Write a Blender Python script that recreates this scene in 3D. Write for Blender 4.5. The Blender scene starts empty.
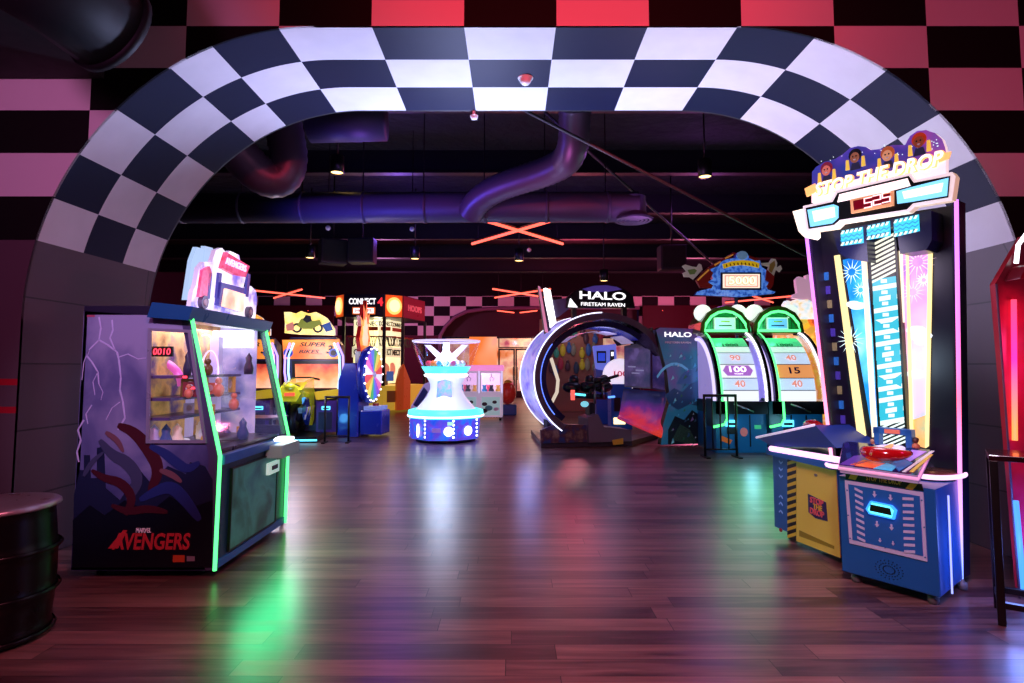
import bpy, math, random
from mathutils import Matrix, Vector
random.seed(7)
PI = math.pi
SC = bpy.context.scene
COL = SC.collection

# ------------------------------------------------------------------ camera
FOC, HC, YC, TH = 600.0, 1.35, 326.0, math.radians(4.0)
cam_d = bpy.data.cameras.new('camera')
cam_d.sensor_width = 36.0
cam_d.lens = FOC / 1024.0 * 36.0
cam_d.shift_y = (YC - 341.5) / 1024.0
cam_d.clip_end = 200
cam = bpy.data.objects.new('camera', cam_d)
cam.location = (0, 0, HC)
cam.rotation_euler = (PI / 2 + TH, 0, 0)
COL.objects.link(cam)
SC.camera = cam
SC.view_settings.view_transform = 'Standard'
SC.view_settings.look = 'None'
SC.view_settings.gamma = 1.0
SC.view_settings.exposure = 0.0
SC.view_settings.use_curve_mapping = False

def ray(px, py):
    a = YC - py
    return Vector((px - 512.0, FOC * math.cos(TH) - a * math.sin(TH), a * math.cos(TH) + FOC * math.sin(TH)))
EYE = Vector((0, 0, HC))
def atY(px, py, Y):                       # point of the plane Y = const seen at a measured photo position
    d = ray(px, py); t = Y / d.y
    return EYE + d * t
def atZ(px, py, z=0.0):
    d = ray(px, py); t = (z - HC) / d.z
    return EYE + d * t

class Fr:                                  # local frame of one machine: origin on the floor, x right, y into the machine
    def __init__(s, x, y, rz=0.0, z=0.0):
        s.o = Vector((x, y, z)); s.rz = rz
        s.M = Matrix.Translation(s.o) @ Matrix.Rotation(rz, 4, 'Z')
        s.I = s.M.inverted()
    def hit(s, px, py, O, N):
        e = s.I @ EYE; d = s.I.to_3x3() @ ray(px, py)
        t = (O - e).dot(N) / d.dot(N)
        return e + d * t
    def onY(s, px, py, c):
        p = s.hit(px, py, Vector((0, c, 0)), Vector((0, 1, 0))); return (p.x, p.z)
    def onX(s, px, py, c):
        p = s.hit(px, py, Vector((c, 0, 0)), Vector((1, 0, 0))); return (p.y, p.z)
    def onZ(s, px, py, c=0.0):
        p = s.hit(px, py, Vector((0, 0, c)), Vector((0, 0, 1))); return (p.x, p.y)
    def uv(s, px, py, B):
        p = s.hit(px, py, B.O, B.N) - B.O
        return (p.dot(B.X), p.dot(B.Y))
    def uvs(s, pts, B): return [s.uv(a, b, B) for a, b in pts]

class Ba:                                  # a drawing plane: origin, x direction, y direction, normal outwards
    def __init__(s, O, X, Y):
        s.O = Vector(O); s.X = Vector(X).normalized(); s.N = s.X.cross(Vector(Y)).normalized(); s.Y = s.N.cross(s.X)
    def p(s, u, v, t=0.0): return s.O + s.X * u + s.Y * v + s.N * t
def front(y, x=0, z=0): return Ba((x, y, z), (1, 0, 0), (0, 0, 1))       # faces -y
def right(x, y=0, z=0): return Ba((x, y, z), (0, 1, 0), (0, 0, 1))       # faces +x
def left(x, y=0, z=0): return Ba((x, y, z), (0, -1, 0), (0, 0, 1))       # faces -x
def top(z): return Ba((0, 0, z), (1, 0, 0), (0, 1, 0))

# ------------------------------------------------------------------ materials
def srgb(c):
    if isinstance(c, str):
        c = tuple(int(c[i:i + 2], 16) for i in (0, 2, 4))
        return tuple(((v / 255) / 12.92 if v / 255 <= .04045 else ((v / 255 + .055) / 1.055) ** 2.4) for v in c) + (1,)
    return tuple(c) + (1,) if len(c) == 3 else tuple(c)
MC = {}
def mat(name, color, rough=.5, metal=0., emit=0., ecol=None, spec=.5, coat=0.):
    if name in MC: return MC[name]
    m = bpy.data.materials.new(name); m.use_nodes = True
    b = m.node_tree.nodes['Principled BSDF']
    b.inputs['Base Color'].default_value = srgb(color)
    b.inputs['Roughness'].default_value = rough
    b.inputs['Metallic'].default_value = metal
    b.inputs['Specular IOR Level'].default_value = spec
    b.inputs['Coat Weight'].default_value = coat
    # a little procedural wear in the roughness so that no surface is perfectly even
    nt = m.node_tree; n = nt.nodes.new('ShaderNodeTexNoise'); n.inputs['Scale'].default_value = 9
    mr = nt.nodes.new('ShaderNodeMapRange')
    mr.inputs['To Min'].default_value = max(0, rough - .07); mr.inputs['To Max'].default_value = min(1, rough + .07)
    tc = nt.nodes.new('ShaderNodeTexCoord')
    nt.links.new(tc.outputs['Object'], n.inputs['Vector'])
    nt.links.new(n.outputs['Fac'], mr.inputs['Value']); nt.links.new(mr.outputs['Result'], b.inputs['Roughness'])
    if emit:
        b.inputs['Emission Color'].default_value = srgb(ecol or color)
        b.inputs['Emission Strength'].default_value = emit
    MC[name] = m
    return m
def em(name, color, s): return mat(name, (0.02, 0.02, 0.02), .4, 0, s, color)
def art(name, cols, scale=3., emit=0., axis=None, amt=1., contrast=1., rough=.3, stretch=(1, 1, 1), detail=4., const=False, off=0., dist=0.):
    """printed artwork: noise mapped through a colour ramp; axis adds a run of colour across the print"""
    if name in MC: return MC[name]
    m = bpy.data.materials.new(name); m.use_nodes = True
    nt = m.node_tree; b = nt.nodes['Principled BSDF']
    tc = nt.nodes.new('ShaderNodeTexCoord'); mp = nt.nodes.new('ShaderNodeMapping')
    mp.inputs['Scale'].default_value = stretch
    nt.links.new(tc.outputs['Object'], mp.inputs['Vector'])
    n = nt.nodes.new('ShaderNodeTexNoise'); n.inputs['Scale'].default_value = scale; n.inputs['Detail'].default_value = detail
    n.inputs['Distortion'].default_value = dist
    nt.links.new(mp.outputs['Vector'], n.inputs['Vector'])
    ma = nt.nodes.new('ShaderNodeMath'); ma.operation = 'MULTIPLY_ADD'
    ma.inputs[1].default_value = 1.6 * contrast; ma.inputs[2].default_value = .5 - .8 * contrast + off
    nt.links.new(n.outputs['Fac'], ma.inputs[0])
    out = ma.outputs[0]
    if axis is not None:
        sp = nt.nodes.new('ShaderNodeSeparateXYZ'); nt.links.new(tc.outputs['Object'], sp.inputs[0])
        m2 = nt.nodes.new('ShaderNodeMath'); m2.operation = 'MULTIPLY_ADD'; m2.inputs[1].default_value = amt
        nt.links.new(sp.outputs[axis], m2.inputs[0]); nt.links.new(out, m2.inputs[2]); out = m2.outputs[0]
    cr = nt.nodes.new('ShaderNodeValToRGB'); el = cr.color_ramp.elements
    cr.color_ramp.interpolation = 'CONSTANT' if const else 'LINEAR'
    for i, c in enumerate(cols):
        p = i / (len(cols) - (0 if const else 1))
        if i < 2: e = el[i]; e.position = p
        else: e = el.new(p)
        e.color = srgb(c)
    nt.links.new(out, cr.inputs[0]); nt.links.new(cr.outputs[0], b.inputs['Base Color'])
    b.inputs['Roughness'].default_value = rough
    if emit:
        nt.links.new(cr.outputs[0], b.inputs['Emission Color']); b.inputs['Emission Strength'].default_value = emit
    MC[name] = m
    return m
def glass(name, tint=(1, 1, 1), gl=.02, rough=.05, tr=1.):
    if name in MC: return MC[name]
    m = bpy.data.materials.new(name); m.use_nodes = True; nt = m.node_tree
    nt.nodes.remove(nt.nodes['Principled BSDF']); o = nt.nodes['Material Output']
    t = nt.nodes.new('ShaderNodeBsdfTransparent'); t.inputs[0].default_value = tuple(c * tr for c in tint) + (1,)
    g = nt.nodes.new('ShaderNodeBsdfGlossy'); g.inputs['Roughness'].default_value = rough
    w = nt.nodes.new('ShaderNodeLayerWeight'); w.inputs[0].default_value = .5
    pw = nt.nodes.new('ShaderNodeMath'); pw.operation = 'POWER'; pw.inputs[1].default_value = 6.
    a = nt.nodes.new('ShaderNodeMath'); a.operation = 'MULTIPLY_ADD'; a.inputs[1].default_value = .5; a.inputs[2].default_value = gl; a.use_clamp = True
    nt.links.new(w.outputs['Facing'], pw.inputs[0]); f = pw
    mx = nt.nodes.new('ShaderNodeMixShader')
    nt.links.new(f.outputs[0], a.inputs[0]); nt.links.new(a.outputs[0], mx.inputs[0])
    nt.links.new(t.outputs[0], mx.inputs[1]); nt.links.new(g.outputs[0], mx.inputs[2]); nt.links.new(mx.outputs[0], o.inputs[0])
    MC[name] = m
    return m

# ------------------------------------------------------------------ mesh builder
TXT = {}
def text_mesh(s, bold, shear):
    k = (s, bold, shear)
    if k not in TXT:
        cu = bpy.data.curves.new('t', 'FONT'); cu.body = s; cu.offset = bold; cu.shear = shear; cu.resolution_u = 3
        cu.align_x = 'CENTER'; cu.extrude = 0.5
        o = bpy.data.objects.new('t', cu); COL.objects.link(o)
        dg = bpy.context.evaluated_depsgraph_get(); dg.update()
        me = o.evaluated_get(dg).to_mesh()
        V = [v.co.copy() for v in me.vertices]; Fs = [tuple(p.vertices) for p in me.polygons]
        o.evaluated_get(dg).to_mesh_clear(); bpy.data.objects.remove(o); bpy.data.curves.remove(cu)
        x0 = min(v.x for v in V); x1 = max(v.x for v in V); y0 = min(v.y for v in V); y1 = max(v.y for v in V)
        V = [((v.x - (x0 + x1) / 2) / (x1 - x0), (v.y - (y0 + y1) / 2) / (y1 - y0), v.z + .5) for v in V]
        TXT[k] = (V, Fs)
    return TXT[k]

class MB:
    def __init__(s): s.V = []; s.F = []; s.I = []; s.S = []; s.m = []
    def add(s, V, F, m, sm=False, M=None):
        if m not in s.m: s.m.append(m)
        k = s.m.index(m); n = len(s.V)
        s.V += [tuple((M @ Vector(v)) if M else v) for v in V]
        for f in F:
            s.F.append(tuple(i + n for i in f)); s.I.append(k); s.S.append(sm)
        return s
    def box(s, x0, x1, y0, y1, z0, z1, m, M=None):
        V = [(x, y, z) for z in (z0, z1) for y in (y0, y1) for x in (x0, x1)]
        return s.add(V, [(0, 2, 3, 1), (4, 5, 7, 6), (0, 1, 5, 4), (2, 6, 7, 3), (0, 4, 6, 2), (1, 3, 7, 5)], m, False, M)
    def plate(s, pts, B, t0, t1, m, m2=None):
        n = len(pts)
        ar = sum(pts[i][0] * pts[(i + 1) % n][1] - pts[(i + 1) % n][0] * pts[i][1] for i in range(n))
        if ar < 0: pts = pts[::-1]
        V = [B.p(u, v, t0) for u, v in pts] + [B.p(u, v, t1) for u, v in pts]
        s.add(V, [tuple(range(n, 2 * n))], m)
        return s.add(V, [tuple(range(n))[::-1]] + [(i, (i + 1) % n, n + (i + 1) % n, n + i) for i in range(n)], m2 or m)
    def rect(s, u0, v0, u1, v1, B, t0, t1, m, m2=None):
        return s.plate([(u0, v0), (u1, v0), (u1, v1), (u0, v1)], B, t0, t1, m, m2)
    def holed(s, outer, inner, B, t0, t1, m):
        n = len(outer)
        V = [B.p(u, v, t) for t in (t0, t1) for L in (outer, inner) for u, v in L]
        F = []
        for i in range(n):
            j = (i + 1) % n
            F += [(2 * n + i, 2 * n + j, 3 * n + j, 3 * n + i), (i, n + i, n + j, j), (i, j, 2 * n + j, 2 * n + i), (n + i, 3 * n + i, 3 * n + j, n + j)]
        return s.add(V, F, m)
    def ellipse(s, cu, cv, ru, rv, B, t0, t1, m, n=20, m2=None):
        return s.plate([(cu + ru * math.cos(2 * PI * i / n), cv + rv * math.sin(2 * PI * i / n)) for i in range(n)], B, t0, t1, m, m2)
    def tube(s, path, r, m, seg=8, closed=False, caps=True):
        P = [Vector(p) for p in path]; n = len(P); V = []; F = []
        rr = r if isinstance(r, (list, tuple)) else [r] * n
        up = None
        for i, p in enumerate(P):
            a = P[i - 1] if (i > 0 or closed) else P[i]; b = P[(i + 1) % n] if (i < n - 1 or closed) else P[i]
            d = (b - a).normalized()
            if up is None:
                up = Vector((0, 0, 1)) if abs(d.z) < .9 else Vector((1, 0, 0))
            x = d.cross(up).normalized(); y = x.cross(d).normalized(); up = y
            for k in range(seg):
                an = 2 * PI * k / seg
                V.append(p + (x * math.cos(an) + y * math.sin(an)) * rr[i])
        for i in range(n if closed else n - 1):
            j = (i + 1) % n
            for k in range(seg):
                l = (k + 1) % seg
                F.append((i * seg + k, i * seg + l, j * seg + l, j * seg + k))
        if caps and not closed: F += [tuple(range(seg))[::-1], tuple(range((n - 1) * seg, n * seg))]
        return s.add(V, F, m, seg > 5)
    def lathe(s, prof, m, seg=32, c=(0, 0), a0=0, a1=2 * PI, M=None, sm=True, caps=False):
        full = abs(a1 - a0 - 2 * PI) < 1e-6; k = seg if full else seg + 1
        V = [(c[0] + r * math.cos(a0 + (a1 - a0) * i / seg), c[1] + r * math.sin(a0 + (a1 - a0) * i / seg), z) for r, z in prof for i in range(k)]
        F = []
        for j in range(len(prof) - 1):
            for i in range(seg):
                l = (i + 1) % k
                F.append((j * k + i, j * k + l, (j + 1) * k + l, (j + 1) * k + i))
        if caps and full: F += [tuple(range(k))[::-1], tuple(range((len(prof) - 1) * k, len(prof) * k))]
        return s.add(V, F, m, sm, M)
    def sphere(s, c, r, m, sc=(1, 1, 1), seg=14, rings=8, M=None):
        V = [(c[0], c[1], c[2] + r * sc[2])]
        for j in range(1, rings):
            for i in range(seg):
                a = PI * j / rings; b = 2 * PI * i / seg
                V.append((c[0] + r * sc[0] * math.sin(a) * math.cos(b), c[1] + r * sc[1] * math.sin(a) * math.sin(b), c[2] + r * sc[2] * math.cos(a)))
        V.append((c[0], c[1], c[2] - r * sc[2])); n = len(V) - 1; F = []
        for i in range(seg):
            l = (i + 1) % seg
            F.append((0, 1 + i, 1 + l)); F.append((n, n - seg + l, n - seg + i))
            for j in range(rings - 2):
                F.append((1 + j * seg + i, 1 + (j + 1) * seg + i, 1 + (j + 1) * seg + l, 1 + j * seg + l))
        return s.add(V, F, m, True, M)
    def text(s, t, B, u, v, w, h, m, bold=.01, shear=0., d=.006, t0=0., rot=0., arc=0.):
        V, F = text_mesh(t, bold, shear); ca, sa = math.cos(rot), math.sin(rot)
        W = [B.p(u + (x * w) * ca - (y * h - arc * x * x * 4) * sa, v + (x * w) * sa + (y * h - arc * x * x * 4) * ca, t0 + z * d) for x, y, z in V]
        return s.add(W, F, m)
    def build(s, name, parent=None, bevel=0., loc=None, subsurf=0, seg=2):
        me = bpy.data.meshes.new(name); me.from_pydata([tuple(v) for v in s.V], [], s.F)
        for m in s.m: me.materials.append(m)
        me.polygons.foreach_set('material_index', s.I); me.polygons.foreach_set('use_smooth', s.S); me.update()
        o = bpy.data.objects.new(name, me); COL.objects.link(o)
        if parent is not None: o.parent = parent
        if loc is not None: o.location = loc
        if bevel:
            b = o.modifiers.new('bevel', 'BEVEL'); b.width = bevel; b.segments = seg; b.limit_method = 'ANGLE'; b.angle_limit = math.radians(40)
        if subsurf:
            b = o.modifiers.new('sub', 'SUBSURF'); b.levels = subsurf; b.render_levels = subsurf
        return o

def tag(o, label, cat, group=None):
    o['label'] = label; o['category'] = cat
    if group: o['group'] = group
    return o
def thing(name, label, cat, fr, group=None):
    o = bpy.data.objects.new(name, None); COL.objects.link(o); o.empty_display_size = .1
    o.location = fr.o; o.rotation_euler = (0, 0, fr.rz)
    return tag(o, label, cat, group)
def struct(o): o['kind'] = 'structure'; return o
def copy_tree(o, parent=None):
    c = o.copy(); COL.objects.link(c)
    if parent is not None: c.parent = parent
    for ch in list(o.children): copy_tree(ch, c)
    return c
def light(kind, loc, color, power, size=.2, target=None, angle=60, blend=.6, size_y=None):
    d = bpy.data.lights.new('scene_light', kind); d.color = color; d.energy = power
    if kind == 'AREA':
        d.size = size
        if size_y: d.shape = 'RECTANGLE'; d.size_y = size_y
    else: d.shadow_soft_size = size
    if kind == 'SPOT': d.spot_size = math.radians(angle); d.spot_blend = blend
    o = bpy.data.objects.new('scene_light', d); COL.objects.link(o); o.location = loc
    if target is not None:
        o.rotation_euler = (Vector(target) - Vector(loc)).to_track_quat('-Z', 'Y').to_euler()
    return o

# common materials
BLACK = mat('black_metal', '0a0a0c', .4)
BLK = mat('black_plastic', '08080a', .35)
DARK = mat('dark_panel', '14121c', .5)
STEEL = mat('brushed_steel', '9a9aa0', .3, 1.)
WHITE = mat('white_plastic', 'e8e6ea', .4)
BLUE = mat('blue_paint', '1c62b4', .35)
DBLUE = mat('deep_blue_paint', '102a80', .35)
YEL = mat('yellow_paint', 'e2c23a', .4)
RED = mat('red_paint', 'b01018', .3)
ORA = mat('orange_paint', 'd8601c', .4)
CLEAR = glass('clear_glass')
N_GREEN = em('green_neon', (.09, 1.0, .22), 2.5)
N_PURPLE = em('purple_neon', (.62, .22, 1.0), 3.2)
N_PINK = em('pink_neon', (1.0, .16, .42), 3.2)
N_WHITE = em('white_light', (.92, .9, 1.0), 3.)
N_WPINK = em('pale_pink_neon', (1.0, .5, .9), 1.9)
N_CYAN = em('cyan_light', (.1, .75, 1.0), 2.4)
N_RED = em('red_neon', (1.0, .095, .06), 3.0)
N_BLUE = em('blue_neon', (.1, .25, 1.0), 3.)
N_WARM = em('warm_light', (1.0, .72, .3), 3.)
INK = mat('black_print', '050507', .4)
WPR = mat('white_print', 'f0f0f4', .4)
# ================================================================== the setting
D1, D2 = 4.1, 5.5
def wood():
    m = bpy.data.materials.new('wood_plank_floor'); m.use_nodes = True; nt = m.node_tree; b = nt.nodes['Principled BSDF']
    tc = nt.nodes.new('ShaderNodeTexCoord')
    br = nt.nodes.new('ShaderNodeTexBrick'); br.offset = 0.; br.offset_frequency = 2; br.squash = 1
    for k, v in (('Scale', 1.), ('Brick Width', 1.22), ('Row Height', .152), ('Mortar Size', .0022), ('Bias', 0.)): br.inputs[k].default_value = v
    br.inputs['Color1'].default_value = (0, 0, 0, 1); br.inputs['Color2'].default_value = (1, 1, 1, 1); br.inputs['Mortar'].default_value = (0, 0, 0, 1)
    sx_ = nt.nodes.new('ShaderNodeSeparateXYZ'); nt.links.new(tc.outputs['Object'], sx_.inputs[0])
    dv = nt.nodes.new('ShaderNodeMath'); dv.operation = 'DIVIDE'; dv.inputs[1].default_value = .152; nt.links.new(sx_.outputs[1], dv.inputs[0])
    fl_ = nt.nodes.new('ShaderNodeMath'); fl_.operation = 'FLOOR'; nt.links.new(dv.outputs[0], fl_.inputs[0])
    wn = nt.nodes.new('ShaderNodeTexWhiteNoise'); wn.noise_dimensions = '1D'; nt.links.new(fl_.outputs[0], wn.inputs['W'])
    ma_ = nt.nodes.new('ShaderNodeMath'); ma_.operation = 'MULTIPLY_ADD'; ma_.inputs[1].default_value = 1.22
    nt.links.new(wn.outputs['Value'], ma_.inputs[0]); nt.links.new(sx_.outputs[0], ma_.inputs[2])
    cb_ = nt.nodes.new('ShaderNodeCombineXYZ'); nt.links.new(ma_.outputs[0], cb_.inputs[0]); nt.links.new(sx_.outputs[1], cb_.inputs[1])
    nt.links.new(cb_.outputs[0], br.inputs['Vector'])
    mp = nt.nodes.new('ShaderNodeMapping'); mp.inputs['Scale'].default_value = (1.6, 22, 1)
    nt.links.new(tc.outputs['Object'], mp.inputs['Vector'])
    # each board shifts the grain
    ad = nt.nodes.new('ShaderNodeVectorMath'); ad.operation = 'ADD'
    sc = nt.nodes.new('ShaderNodeVectorMath'); sc.operation = 'SCALE'; sc.inputs['Scale'].default_value = 17.
    nt.links.new(br.outputs['Color'], sc.inputs[0]); nt.links.new(mp.outputs[0], ad.inputs[0]); nt.links.new(sc.outputs[0], ad.inputs[1])
    n = nt.nodes.new('ShaderNodeTexNoise'); n.inputs['Scale'].default_value = 1.; n.inputs['Detail'].default_value = 6; n.inputs['Distortion'].default_value = .6
    nt.links.new(ad.outputs[0], n.inputs['Vector'])
    mx = nt.nodes.new('ShaderNodeMath'); mx.operation = 'MULTIPLY_ADD'; mx.inputs[1].default_value = .40
    nt.links.new(br.outputs['Color'], mx.inputs[0])
    nm = nt.nodes.new('ShaderNodeMath'); nm.operation = 'MULTIPLY'; nm.inputs[1].default_value = .95
    nt.links.new(n.outputs['Fac'], nm.inputs[0]); nt.links.new(nm.outputs[0], mx.inputs[2])
    cr = nt.nodes.new('ShaderNodeValToRGB'); e = cr.color_ramp.elements
    e[0].position = .2; e[0].color = srgb('241211'); e[1].position = 1.; e[1].color = srgb('94706a')
    x = e.new(.5); x.color = srgb('4a3236')
    nt.links.new(mx.outputs[0], cr.inputs[0])
    m2 = nt.nodes.new('ShaderNodeMix'); m2.data_type = 'RGBA'; m2.inputs['B'].default_value = srgb('120c0c')
    nt.links.new(br.outputs['Fac'], m2.inputs['Factor']); nt.links.new(cr.outputs[0], m2.inputs['A'])
    nt.links.new(m2.outputs['Result'], b.inputs['Base Color'])
    mr = nt.nodes.new('ShaderNodeMapRange'); mr.inputs['To Min'].default_value = .24; mr.inputs['To Max'].default_value = .40
    nt.links.new(n.outputs['Fac'], mr.inputs['Value']); nt.links.new(mr.outputs[0], b.inputs['Roughness'])
    bp = nt.nodes.new('ShaderNodeBump'); bp.inputs['Strength'].default_value = .12; bp.inputs['Distance'].default_value = .004
    nt.links.new(n.outputs['Fac'], bp.inputs['Height']); nt.links.new(bp.outputs[0], b.inputs['Normal'])
    b.inputs['Specular IOR Level'].default_value = .75
    return m
struct(MB().box(-14, 14, -3, 31, -.1, 0, wood()).build('floor'))

# arch outline in the wall plane, from two quarter rounds and a flat head
PXL = [(314 + 293 * math.cos(a), 319 - 293 * math.sin(a)) for a in [PI - i * (PI / 2) / 30 for i in range(31)]]
PXR = [(738 + 293 * math.cos(a), 319 - 293 * math.sin(a)) for a in [PI / 2 - i * (PI / 2) / 30 for i in range(31)]]
ZB = atY(32, 240, D1).z
cl = [atY(x, y, D1) for x, y in PXL]; crr = [atY(x, y, D1) for x, y in PXR]
ztop = atY(512, 26, D1).z
arcL = [(p.x, p.z) for p in cl]; arcR = [(p.x, p.z) for p in crr]
arcL[-1] = (arcL[-1][0], ztop); arcR[0] = (arcR[0][0], ztop)
xL, xR = arcL[0][0], arcR[-1][0]
JPX = [(35, 230), (49, 196), (75, 151.5), (113, 106), (167, 63), (210, 41), (278.8, 28)]
JPR = [(816, 34), (889, 67), (942.6, 111), (981, 155), (1005, 199), (1019, 235)]
# joints of the squares along the arch, as outline points
def near(pt, arc):
    return min(range(len(arc)), key=lambda i: (arc[i][0] - pt[0]) ** 2 + (arc[i][1] - pt[1]) ** 2)
jl = [(atY(x, y, D1).x, atY(x, y, D1).z) for x, y in JPX]; jr = [(atY(x, y, D1).x, atY(x, y, D1).z) for x, y in JPR]
def ang(c, p): return math.atan2(p[1] - c[1], p[0] - c[0])
cL = (arcL[-1][0], arcL[0][1]); cR = (arcR[0][0], arcR[-1][1]); RL = (cL[0] - xL, ztop - cL[1]); RR = (xR - cR[0], ztop - cR[1])
def onarc(c, R, a): return (c[0] + R[0] * math.cos(a), c[1] + R[1] * math.sin(a))
def pa(c, R, p): return math.atan2((p[1] - c[1]) / R[1], (p[0] - c[0]) / R[0])
outl = []   # (point, tile index)
aL = [PI] + [pa(cL, RL, (onarc(cL, RL, PI)[0], ZB))]
# angle where z = ZB
aZ = PI - math.asin((ZB - cL[1]) / RL[1])
jaL = [aZ] + [pa(cL, RL, p) for p in jl[1:6]]
joints = []
for i in range(len(jaL) - 1):
    joints.append([onarc(cL, RL, jaL[i] + (jaL[i + 1] - jaL[i]) * k / 8) for k in range(9)])
xj = [atY(x, 26, D1).x for x in (278.5, 371.5, 464, 556, 648, 740)]
last = [onarc(cL, RL, jaL[-1] + (PI / 2 - jaL[-1]) * k / 6) for k in range(7)] if xj[0] > cL[0] else \
    [onarc(cL, RL, jaL[-1] + (pa(cL, RL, (xj[0], ztop)) - jaL[-1]) * k / 8) for k in range(9)]
a278 = PI / 2 + math.asin(max(0, (cL[0] - xj[0]) / RL[0]))
joints.append([onarc(cL, RL, jaL[-1] + (a278 - jaL[-1]) * k / 8) for k in range(9)])
joints.append([onarc(cL, RL, a278 + (PI / 2 - a278) * k / 4) for k in range(5)] + [(xj[1], ztop)])
for i in range(1, 5): joints.append([(xj[i], ztop), (xj[i + 1], ztop)])
aZr = math.asin((ZB - cR[1]) / RR[1])
jaR = [PI / 2] + [pa(cR, RR, p) for p in jr[:5]] + [aZr]
for i in range(len(jaR) - 1):
    joints.append([onarc(cR, RR, jaR[i] + (jaR[i + 1] - jaR[i]) * k / 8) for k in range(9)])
lowL = [onarc(cL, RL, PI + (aZ - PI) * k / 8) for k in range(9)]
lowR = [onarc(cR, RR, aZr * (1 - k / 8)) for k in range(9)]
def paint(name, c1, rough=.55):
    m = bpy.data.materials.new(name); m.use_nodes = True; nt = m.node_tree; b = nt.nodes['Principled BSDF']
    tc = nt.nodes.new('ShaderNodeTexCoord'); n = nt.nodes.new('ShaderNodeTexNoise'); n.inputs['Scale'].default_value = 5; n.inputs['Detail'].default_value = 5
    nt.links.new(tc.outputs['Object'], n.inputs['Vector'])
    mx = nt.nodes.new('ShaderNodeMix'); mx.data_type = 'RGBA'; c = srgb(c1)
    mx.inputs['A'].default_value = tuple(v * .82 for v in c[:3]) + (1,); mx.inputs['B'].default_value = c
    nt.links.new(n.outputs['Fac'], mx.inputs['Factor']); nt.links.new(mx.outputs['Result'], b.inputs['Base Color'])
    b.inputs['Roughness'].default_value = rough; b.inputs['Specular IOR Level'].default_value = .12
    return m
SW, SD = paint('white_check_paint', 'e6e4ea'), paint('navy_check_paint', '0b1236')
BLKP = paint('black_check_paint', '0c0a0c')
GREYW = paint('grey_wall_paint', '7c7480')
sof = MB(); NR = 3
for i, seg in enumerate(joints):
    for r in range(NR):
        ya = D1 + (D2 - D1) * r / NR; yb = D1 + (D2 - D1) * (r + 1) / NR
        # the tile run starts white at the left foot; tile 7 (x 372..464) is dark at the front
        dark = ((i - 7) + r) % 2 == 0
        V = [(x, ya, z) for x, z in seg] + [(x, yb, z) for x, z in seg]; n = len(seg)
        sof.add(V, [(k, k + 1, n + k + 1, n + k) for k in range(n - 1)], SD if dark else SW, True)
struct(sof.build('trim_1'))
# pier faces below the chequered band, painted block with thin course joints
def block_mat():
    m = bpy.data.materials.new('painted_block'); m.use_nodes = True; nt = m.node_tree; b = nt.nodes['Principled BSDF']
    tc = nt.nodes.new('ShaderNodeTexCoord'); sp = nt.nodes.new('ShaderNodeSeparateXYZ'); nt.links.new(tc.outputs['Object'], sp.inputs[0])
    ad = nt.nodes.new('ShaderNodeMath'); nt.links.new(sp.outputs[0], ad.inputs[0]); nt.links.new(sp.outputs[1], ad.inputs[1])
    cb = nt.nodes.new('ShaderNodeCombineXYZ'); nt.links.new(ad.outputs[0], cb.inputs[0]); nt.links.new(sp.outputs[2], cb.inputs[1])
    br = nt.nodes.new('ShaderNodeTexBrick')
    for k, v in (('Scale', 1.), ('Brick Width', 1.4), ('Row Height', .46), ('Mortar Size', .006)): br.inputs[k].default_value = v
    br.inputs['Color1'].default_value = srgb('54424e'); br.inputs['Color2'].default_value = srgb('4c3c47'); br.inputs['Mortar'].default_value = srgb('281e28')
    nt.links.new(cb.outputs[0], br.inputs['Vector']); nt.links.new(br.outputs['Color'], b.inputs['Base Color']); b.inputs['Roughness'].default_value = .6
    bp = nt.nodes.new('ShaderNodeBump'); bp.inputs['Distance'].default_value = .01; bp.invert = True; bp.inputs['Strength'].default_value = .5
    nt.links.new(br.outputs['Fac'], bp.inputs['Height']); nt.links.new(bp.outputs[0], b.inputs['Normal'])
    return m
BLOCK = block_mat()
for nm, L, xs in (('wall_left_pier', lowL, xL), ('wall_right_pier', lowR, xR)):
    m = MB(); pts = ([(xs, 0)] + L) if nm == 'wall_left_pier' else (L + [(xs, 0)])
    V = [(x, D1, z) for x, z in pts] + [(x, D2, z) for x, z in pts]; n = len(pts)
    m.add(V, [(k, k + 1, n + k + 1, n + k) for k in range(n - 1)], BLOCK)
    struct(m.build(nm))
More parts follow.
